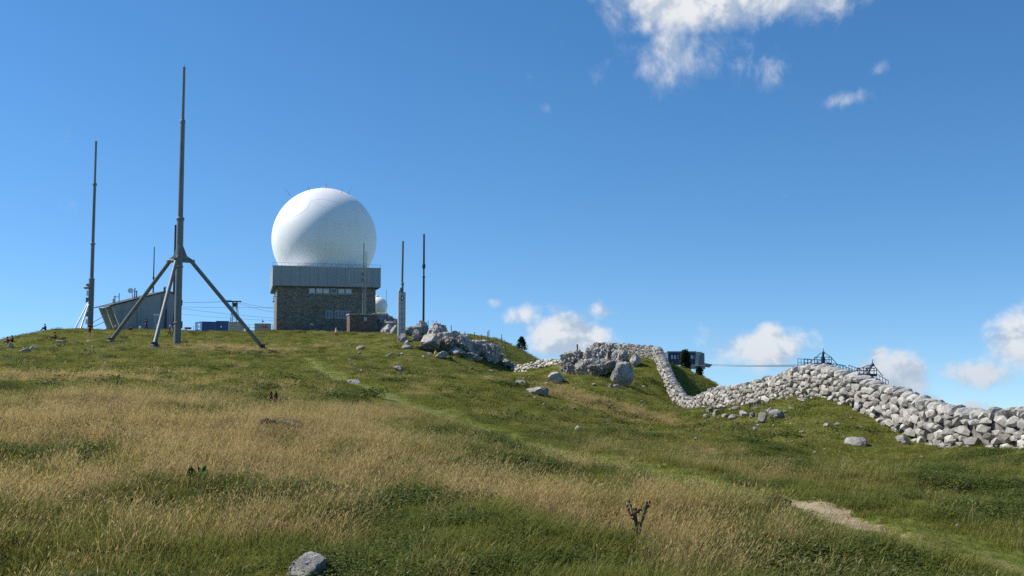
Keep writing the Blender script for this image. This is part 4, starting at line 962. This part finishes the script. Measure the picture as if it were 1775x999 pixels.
# ------------------------------------------------------------------ hikers
def cloth(n, c): M[n] = plain(n, c, .85, var=.2, scale=20)
for n_, c_ in (('skin', (.50, .30, .21)), ('red_cloth', (.42, .03, .025)), ('maroon_cloth', (.16, .02, .025)), ('navy_cloth', (.02, .03, .09)), ('black_cloth', (.015, .015, .018)), ('grey_cloth', (.22, .22, .23)), ('white_cloth', (.70, .69, .66)), ('yellow_cloth', (.80, .62, .05)), ('beige_cloth', (.40, .33, .24)), ('orange_cloth', (.50, .10, .03)), ('hair_dark', (.02, .014, .01)), ('boot', (.05, .035, .025))): cloth(n_, c_)
def person(px, py, d, pose, rz, label, shirt, legs, shorts=False, hat=None, scale=1.0, lift=0.0, group=None):
    x = X(px, d); g = Hs(x, d); S = []; GONE.append((x, d - .3, .75))          # (parent, pos, radius, region)
    def v(p, pos, r, reg): S.append((p, Vector(pos), r, reg)); return len(S) - 1
    sit = pose == 'sit'; walk = pose == 'walk'
    if sit:
        pel = v(-1, (0, 0, .14), .135, 'l'); spn = v(pel, (0, .03, .34), .125, 's'); chs = v(spn, (0, .10, .55), .135, 's'); nk = v(chs, (0, .13, .70), .055, 'k'); hd = v(nk, (0, .17, .80), .085, 'k'); v(hd, (0, .18, .90), .075, 'k')
    else:
        fw_ = .05 if walk else 0
        pel = v(-1, (0, 0, .95), .135, 'l'); spn = v(pel, (0, .01 + fw_ * .3, 1.14), .12, 's'); chs = v(spn, (0, .01 + fw_, 1.36), .14, 's'); nk = v(chs, (0, .02 + fw_, 1.52), .055, 'k'); hd = v(nk, (0, .04 + fw_, 1.62), .085, 'k'); v(hd, (0, .04 + fw_, 1.73), .078, 'k')
    for sd_ in (-1, 1):
        st_ = sd_ * (.2 if walk else 0)
        if sit:
            hp_ = v(pel, (sd_ * .11, .06, .13), .095, 'l'); kn = v(hp_, (sd_ * .16, .40, .43), .065, 'l'); an = v(kn, (sd_ * .14, .58, .09), .045, 'k' if shorts else 'l'); v(an, (sd_ * .15, .74, .04), .04, 'b')
            sh = v(chs, (sd_ * .18, .10, .60), .06, 's'); eb = v(sh, (sd_ * .25, .22, .40), .045, 's'); wr = v(eb, (sd_ * .15, .40, .46), .032, 'k')
        else:
            hp_ = v(pel, (sd_ * .10, 0, .90), .10, 'l'); kn = v(hp_, (sd_ * .11, .03 + st_ * .8, .50), .068, 'l'); an = v(kn, (sd_ * .11, st_ * 1.3 - .03, .09), .045, 'k' if shorts else 'l'); v(an, (sd_ * .12, st_ * 1.3 + .14, .045), .042, 'b')
            sh = v(chs, (sd_ * .19, .02, 1.42), .06, 's')
            if pose == 'point' and sd_ < 0: eb = v(sh, (-.46, .08, 1.44), .045, 's'); wr = v(eb, (-.70, .12, 1.46), .032, 'k')
            else: eb = v(sh, (sd_ * .25, -.02 - st_ * .4, 1.15), .046, 's'); wr = v(eb, (sd_ * .25, .12 - st_ * .6, .93), .032, 'k')
        w0 = S[wr][1]; dv = (w0 - S[eb][1]).normalized(); sv = dv.cross(Vector((1, 0, 0)) if abs(dv.x) < .8 else Vector((0, 1, 0))).normalized()
        pm = v(wr, w0 + dv * .07, .034, 'k')
        for f_ in range(4): a_ = v(pm, w0 + dv * .12 + sv * (.022 * (f_ - 1.5)), .009, 'k'); v(a_, w0 + dv * (.16 + .008 * (2 - abs(f_ - 1.5))) + sv * (.024 * (f_ - 1.5)) , .008, 'k')
        th = v(pm, w0 + dv * .08 + sv * .05, .010, 'k'); v(th, w0 + dv * .12 + sv * .06, .009, 'k')
    me = bpy.data.meshes.new('body'); me.from_pydata([q_[1] for q_ in S], [(q_[0], i) for i, q_ in enumerate(S) if q_[0] >= 0], [])
    tmp = bpy.data.objects.new('tmp', me); col.objects.link(tmp)
    tmp.modifiers.new('skin', 'SKIN'); ss = tmp.modifiers.new('sub', 'SUBSURF'); ss.levels = 1; ss.render_levels = 1
    for i, q_ in enumerate(S): me.skin_vertices[0].data[i].radius = (q_[2], q_[2]); me.skin_vertices[0].data[i].use_root = (i == 0)
    dg = bpy.context.evaluated_depsgraph_get(); bm_ = bpy.data.meshes.new_from_object(tmp.evaluated_get(dg)); bpy.data.objects.remove(tmp); bpy.data.meshes.remove(me)
    pts = np.array([tuple(q_[1]) for q_ in S]); par = [max(q_[0], 0) for q_ in S]
    mats = [M['skin'], M[shirt], M[legs], M['boot']]; bm_.materials.clear()
    for m_ in mats: bm_.materials.append(m_)
    idx = []
    for pl in bm_.polygons:
        c_ = np.array(pl.center); A_, B_ = pts[par], pts; ab = B_ - A_; t_ = np.clip(((c_ - A_) * ab).sum(1) / ((ab ** 2).sum(1) + 1e-9), 0, 1); dd = np.linalg.norm(c_ - A_ - ab * t_[:, None], axis=1); dd[0] = 9
        idx.append({'k': 0, 's': 1, 'l': 2, 'b': 3}[S[int(np.argmin(dd))][3]])
    bm_.polygons.foreach_set('material_index', idx); bm_.polygons.foreach_set('use_smooth', [True] * len(idx)); bm_.name = 'body'
    root = thing('person', label, 'person', (x, d, g + lift - .01), rz, group); root.scale = (scale,) * 3
    link('body', bm_, None, root)
    h_ = S[hd][1]; hm = MB().lathe([(.001, .135), (.06, .125), (.095, .08), (.105, .02), (.10, -.02)], 12, (h_.x, h_.y - .015, h_.z + .02)).build('hat' if hat else 'hair', M[hat or 'hair_dark'], root, smooth=True)
    if hat: MB().lathe([(.10, 0), (.17, -.01), (.17, -.02), (.10, -.012)], 14, (h_.x, h_.y, h_.z + .02)).build('brim', M[hat], hm)
    for sd_ in (-1, 1): MB().lathe([(.004, -.012), (.012, 0), (.004, .012)], 8, (h_.x + sd_ * .035, h_.y + .085, h_.z + .01)).build('eye', M['black_cloth'], root)
    MB().lathe([(.02, -.02), (.012, .02), (.004, .04)], 6, (h_.x, h_.y + .09, h_.z - .02)).build('nose', M['skin'], root)
    return root
def pack(px, d, dx_, mat, label, z0_=0.0, back=None):
    x = X(px, d) + dx_; o = MB().box(-.17, .17, -.12, .12, 0, .48).box(-.13, .13, -.19, -.12, .05, .30).build('backpack', M[mat], bevel=.04); o.location = (x, d, Hs(x, d) + z0_)
    tag(o, label, 'backpack'); return o
person(16, 597, 121, 'sit', R(100), 'seated hiker in red leaning forward at the left edge of the brow', 'maroon_cloth', 'grey_cloth')
person(24, 594, 122, 'sit', R(95), 'seated hiker in bright red beside a companion on the left brow', 'red_cloth', 'black_cloth')
person(80, 578, 133, 'sit', R(90), 'hiker in navy sitting alone on the brow skyline', 'navy_cloth', 'navy_cloth')
person(98, 588, 117, 'sit', R(100), 'hiker in orange red sitting in the grass next to a black backpack', 'orange_cloth', 'maroon_cloth')
o = pack(108, 117, 0, 'black_cloth', 'black backpack lying in the grass next to seated hiker'); o.rotation_euler = (R(80), 0, R(80)); o.location.z += .15
person(156, 585, 124, 'stand', R(60), 'hiker in maroon top and shorts standing before the slim mast', 'maroon_cloth', 'maroon_cloth', True)
person(186, 573, 157, 'sit', R(160), 'hiker in beige sitting at the foot of the concrete building', 'beige_cloth', 'grey_cloth', hat='white_cloth')
person(192, 573, 158, 'sit', R(200), 'hiker in dark clothes sitting close to a companion by the building fin', 'black_cloth', 'navy_cloth')
person(202, 573, 157, 'sit', R(120), 'hiker in maroon and pale hat sitting below the concrete wall', 'maroon_cloth', 'black_cloth', hat='white_cloth')
person(215, 574, 156, 'point', R(170), 'standing hiker with outstretched arm in front of the concrete wall', 'navy_cloth', 'grey_cloth', hat='white_cloth')
person(229, 574, 157, 'sit', R(150), 'crouching hiker in black seen left of a white bag', 'black_cloth', 'black_cloth')
person(254, 574, 157, 'walk', R(90), 'dark-clothed hiker walking along the concrete wall', 'black_cloth', 'navy_cloth')
o = pack(243, 157, 0, 'white_cloth', 'white bag standing on turf before the concrete wall')
person(272, 591, 140, 'walk', R(-60), 'hiker in grey walking behind the front mast leg', 'grey_cloth', 'grey_cloth', hat='white_cloth')
person(294, 590, 141, 'walk', R(-70), 'hiker in red with pale cap walking next to the mast', 'red_cloth', 'black_cloth', hat='white_cloth')
person(301, 590, 143, 'walk', R(-80), 'hiker in dark clothes half hidden by the mast tube', 'navy_cloth', 'black_cloth')
person(583, 588, 172, 'walk', R(170), 'walker in white top and red shorts below the radar building', 'white_cloth', 'red_cloth', True, hat='white_cloth')
person(754, 620, 112, 'sit', R(-120), 'hiker in a yellow top sitting among the ridge rocks', 'yellow_cloth', 'black_cloth')

# ------------------------------------------------------------------ single plants
def leaf_me(L, w, curl, n=5):
    V, Fc = [], []
    for i in range(n + 1):
        t = i / n; ww = w * math.sin(math.pi * (.08 + .92 * t) ** .8) * (1 if i < n else 0) + .001
        z = L * t * math.cos(curl * t); y = L * t * math.sin(curl * t) * .9
        V += [(-ww, y, z), (0, y + ww * .3, z), (ww, y, z)]
        if i: k_ = 3 * (i - 1); Fc += [(k_, k_ + 1, k_ + 4, k_ + 3), (k_ + 1, k_ + 2, k_ + 5, k_ + 4)]
    return V, Fc
M['broad'] = plain('broad_green_leaf', (.05, .11, .022), .85, var=.3, scale=8, spec=.08)
M['brown'] = plain('brown_seed', (.055, .028, .016), .9, var=.3)
M['thistle'] = plain('thistle_green', (.07, .08, .04), .8, var=.3)
p = hit(342, 838); t = thing('broadleaf_plant', 'clump of upright broad green leaves in the foreground meadow', 'plant', p)
for i in range(13):
    a = i * 2.4; V, Fc = leaf_me(random.uniform(.12, .22), random.uniform(.03, .05), random.uniform(.2, 1.0))
    o = MB().poly(V, Fc).build('leaf', M['broad'], t, smooth=True); o.rotation_euler = (0, 0, a); o.location = (.07 * math.cos(a), .07 * math.sin(a), .02)
GONE.append((p.x, p.y, .12))
for px, py, lb in ((469, 702, 'taller dark brown dock stalk standing in the dry meadow'), (478, 701, 'shorter dark brown dock stalk next to a taller one')):
    p = hit(px, py + 6); t = thing('dock_stalk', lb, 'plant', p)
    MB().tube((0, 0, 0), (.02, 0, .36), .008, n=6).build('stem', M['brown'], t); MB().lathe([(.01, .12), (.045, .18), (.05, .25), (.035, .33), (.008, .40)], 9).build('seed_head', M['brown'], t)
p = hit(1106, 935); t = thing('thistle', 'withered branching thistle with dark seed heads in the foreground', 'plant', p)
for i in range(7):
    a = i * 2.1; h_ = random.uniform(.20, .36); e_ = Vector((.11 * math.cos(a) * random.uniform(.4, 1.3), .10 * math.sin(a), h_))
    s_ = MB().tube((0, 0, 0), e_ * .55 + Vector((0, 0, .03)), .007, .006, 6).tube(e_ * .55 + Vector((0, 0, .03)), e_, .006, .004, 6).build('stem', M['thistle'], t)
    for q_ in (e_, e_ * .8 + Vector((.03 * math.cos(a + 1), .03, .02)), e_ * .62 + Vector((-.04, .02 * math.cos(a), .05))): MB().lathe([(.004, -.011), (.012, -.004), (.010, .008), (.004, .016)], 8, q_).build('seed_head', M['brown'], s_)
    for k_ in range(3):
        V, Fc = leaf_me(.08, .010, 1.1); l_ = MB().poly(V, Fc).build('leaf', M['thistle'], s_); l_.location = e_ * (.15 + .2 * k_); l_.rotation_euler = (0, .5, a + k_ * 2)
q_ = hit(1345, 880); cl = mesh_np('turf_clod', rock_verts(4, 55, 6, (.7, 1), .12) * np.array((.19, .15, .085)), ICO[4][1], True); cl.materials.append(plain('dark_peat', (.028, .02, .014), 1, var=.4, scale=12, bmp=.05))
o = link('turf_clod', cl); o.location = (q_.x, q_.y, q_.z + .05); tag(o, 'dark overhanging clod of turf at the edge of the bare soil', 'turf clod')

# ------------------------------------------------------------------ grass (countless blades): tufts scattered over the meadow
src = bpy.data.collections.new('grass_sources')
def tuft(name, n, spread, hmin, hmax, wid, lean, mat, head=False, leaf=False, seed=0, wind=.25):
    r_ = np.random.RandomState(seed); V, Fc, T = [], [], []
    for i in range(n):
        a = r_.rand() * 6.28; q = spread * r_.rand() ** .6; b0 = np.array((q * math.cos(a), q * math.sin(a), -.02))
        h_ = r_.uniform(hmin, hmax); az_ = a + r_.normal() * .8; ln = abs(r_.normal()) * lean
        dv = np.array((math.cos(az_) * ln + wind, math.sin(az_) * ln - wind * .2, 0)) * h_
        wa = r_.rand() * 3.14; wv_ = np.array((math.cos(wa), math.sin(wa), 0)) * wid * r_.uniform(.7, 1.3); tint = r_.rand(); j = len(V)
        if leaf:
            c_ = b0 + np.array((0, 0, h_)); sv = r_.normal(size=3); sv[2] = abs(sv[2]) * .3; sv /= np.linalg.norm(sv); tv = np.cross(sv, (r_.normal() * .4, r_.normal() * .4, 1)); tv /= np.linalg.norm(tv); L = wid * r_.uniform(.8, 1.6)
            V += [c_ - sv * L, c_ + tv * L * .45, c_ + sv * L, c_ - tv * L * .45]; Fc += [(j, j + 1, j + 2, j + 3)]; T += [tint] * 4; continue
        P_ = [b0 + dv * t * t + np.array((0, 0, h_ * t * (1 - .12 * ln * t))) for t in (0, .4, .75, 1)]
        V += [P_[0] - wv_ * .5, P_[0] + wv_ * .5, P_[1] + wv_ * .45, P_[1] - wv_ * .45, P_[2] + wv_ * .3, P_[2] - wv_ * .3, P_[3]]; T += [tint] * 7
        Fc += [(j, j + 1, j + 2, j + 3), (j + 3, j + 2, j + 4, j + 5), (j + 5, j + 4, j + 6, j + 6)]
        if head:
            k_ = len(V); e_ = P_[3]; u_ = (P_[3] - P_[2]); u_ /= np.linalg.norm(u_); hl = h_ * r_.uniform(.12, .22); hw_ = wv_ / np.linalg.norm(wv_) * wid * 1.15
            V += [e_ - u_ * hl * .3, e_ + u_ * hl * .2 + hw_, e_ + u_ * hl, e_ + u_ * hl * .2 - hw_]; Fc += [(k_, k_ + 1, k_ + 2, k_ + 3)]; T += [min(1, tint + .3)] * 4
    me = bpy.data.meshes.new(name); me.from_pydata(V, [], [f if f[2] != f[3] else f[:3] for f in Fc])
    a_ = me.attributes.new('tint', 'FLOAT', 'POINT'); a_.data.foreach_set('value', np.array(T, np.float32)); me.materials.append(M[mat])
    o = bpy.data.objects.new(name, me); src.objects.link(o); return o
NT_ = 0
for i in range(3): tuft('a%d_turf' % i, 44, .14, .04, .11, .006, .8, 'grass', seed=10 + i)           # 0-2 near short turf
for i in range(3): tuft('b%d_long' % i, 34, .12, .08, .20, .005, .7, 'grass', seed=20 + i)          # 3-5 longer grass
for i in range(3): tuft('c%d_stalk' % i, 17, .15, .13, .29, .0032, .42, 'stalk', head=True, seed=30 + i, wind=.34)   # 6-8 dry flowering stalks
for i in range(3): tuft('d%d_herb' % i, 130, .19, .01, .10, .012, .5, 'herb', leaf=True, seed=40 + i) # 9-11 leafy herbs
for i in range(3): tuft('e%d_far' % i, 30, .38, .05, .15, .020, .8, 'grass', seed=50 + i)            # 12-14 coarse far turf
for i in range(3): tuft('f%d_farstalk' % i, 26, .38, .12, .27, .010, .45, 'stalk', head=True, seed=60 + i, wind=.30)   # 15-17 coarse far stalks
M['flower'] = grass_mat('meadow_flower', (.75, .72, .60), (.80, .62, .10), (.70, .68, .60), (.75, .5, .1), .5, .3)
for i in range(2): tuft('g%d_farherb' % i, 60, .42, .02, .15, .05, .5, 'herb', leaf=True, seed=70 + i)   # 18-19 dark low clumps further off
tuft('h0_flower', 5, .15, .07, .15, .007, .5, 'flower', leaf=True, seed=80)   # 20 small flowers
gone = np.array(GONE)
def scatter(d0, d1, per, seed):
    r_ = np.random.RandomState(seed); half = 36
    area = R(half) * (d1 * d1 - d0 * d0); n = int(area * per)
    rr = np.sqrt(r_.uniform(d0 * d0, d1 * d1, n)); aa = np.radians(r_.uniform(-half, half, n)); x = rr * np.sin(aa); y = rr * np.cos(aa)
    return x, y, r_
PX, PY, PK, PS, PR, PD = [], [], [], [], [], []
for d0, d1, per, far in ((1.5, 6, 25, 0), (6, 12, 95, 0), (12, 20, 60, 0), (20, 34, 30, 0), (34, 60, 9, 1), (60, 100, 5, 1), (100, 215, 2.6, 1)):
    x, y, r_ = scatter(d0, d1, per, int(d0 * 10)); dr_ = dryness(x, y); tr_ = trail_mask(x, y); so_ = soil_mask(x, y)
    keep = (so_ < .5 + r_.rand(len(x)) * .4) & (r_.rand(len(x)) > .55 * tr_)
    wx = np.interp(y, [p_[1] for p_ in wall_pts], [p_[0] for p_ in wall_pts]); keep &= ~((y < 96) & (np.abs(x - wx) < .45)) & ~((y < 96) & (x > wx + 6))
    for gx_, gy_, gr in gone: keep &= (x - gx_) ** 2 + (y - gy_) ** 2 > gr * gr
    x, y, dr_, tr_ = x[keep], y[keep], dr_[keep], tr_[keep]; n = len(x); u = r_.rand(n)
    patch = perlin2(x * .35, y * .35, 31) + .5 * perlin2(x * 1.1, y * 1.1, 32)
    stalk = u < np.clip(dr_ * .85 - .10, 0.02, .52) * np.clip(1 - tr_ * 1.2, 0, 1)
    herb = (~stalk) & (r_.rand(n) < np.clip(.27 + patch * 1.1 - dr_ * .40, .03, .85) * (1 - tr_))
    longg = (~stalk) & (~herb) & (r_.rand(n) < np.clip(.25 + dr_ * .6 + .4 * patch, 0, .9) * (1 - .8 * tr_))
    k_ = r_.randint(0, 3, n)
    kind = np.where(stalk, 6 + k_, np.where(herb, 9 + k_, np.where(longg, 3 + k_, k_)))
    if not far: kind = np.where((r_.rand(n) < .006) & ~stalk, 20, kind)
    if far: kind = np.where(stalk, 15 + k_, np.where((r_.rand(n) < np.clip(.04 + (patch - .25) * .9, .02, .6)) & (tr_ < .4), 18 + k_ % 2, 12 + k_))
    s_ = r_.uniform(.7, 1.3, n) * np.where(tr_ > .5, .55, 1.0) * np.where(herb, 1.0 + .9 * np.clip(patch, 0, 1), 1.0)
    if far: s_ *= np.interp(y, [34, 60, 215], [.75, 1.0, 1.15])
    PX.append(x); PY.append(y); PK.append(kind); PS.append(s_); PR.append(r_.uniform(-.6, .6, n)); PD.append(np.clip(dr_ + r_.normal(size=n) * .12, 0, 1))
px_, py_ = np.concatenate(PX), np.concatenate(PY); pz_ = H(px_, py_)
me = bpy.data.meshes.new('meadow_grass'); me.vertices.add(len(px_)); me.vertices.foreach_set('co', np.stack([px_, py_, pz_], 1).astype(np.float32).ravel())
for nm, ty, arr in (('pick', 'INT', np.concatenate(PK).astype(np.int32)), ('scl', 'FLOAT', np.concatenate(PS).astype(np.float32)), ('rotz', 'FLOAT', np.concatenate(PR).astype(np.float32)), ('dry', 'FLOAT', np.concatenate(PD).astype(np.float32))):
    a = me.attributes.new(nm, ty, 'POINT'); a.data.foreach_set('value', arr)
gr = link('meadow_grass', me, kind='stuff'); gr['label'] = 'tall tan and short green grass with low herbs covering the meadow'; gr['category'] = 'grass'
ng = bpy.data.node_groups.new('scatter_grass', 'GeometryNodeTree')
ng.interface.new_socket('Geometry', in_out='INPUT', socket_type='NodeSocketGeometry'); ng.interface.new_socket('Geometry', in_out='OUTPUT', socket_type='NodeSocketGeometry')
k = NT(ng); gi = k.node('NodeGroupInput'); go = k.node('NodeGroupOutput'); iop = k.node('GeometryNodeInstanceOnPoints'); ci = k.node('GeometryNodeCollectionInfo')
ci.inputs[0].default_value = src; ci.inputs[1].default_value = True; ci.inputs[2].default_value = True
def attr(n_, ty): a = k.node('GeometryNodeInputNamedAttribute', data_type=ty); a.inputs[0].default_value = n_; return a.outputs[0]
iop.inputs['Pick Instance'].default_value = True
k.l.new(gi.outputs[0], iop.inputs['Points']); k.l.new(ci.outputs[0], iop.inputs['Instance']); k.l.new(attr('pick', 'INT'), iop.inputs['Instance Index']); k.l.new(attr('scl', 'FLOAT'), iop.inputs['Scale'])
cx = k.node('ShaderNodeCombineXYZ'); k.l.new(attr('rotz', 'FLOAT'), cx.inputs[2]); k.l.new(cx.outputs[0], iop.inputs['Rotation']); k.l.new(iop.outputs[0], go.inputs[0])
md = gr.modifiers.new('scatter', 'NODES'); md.node_group = ng
print('grass tufts', len(px_))
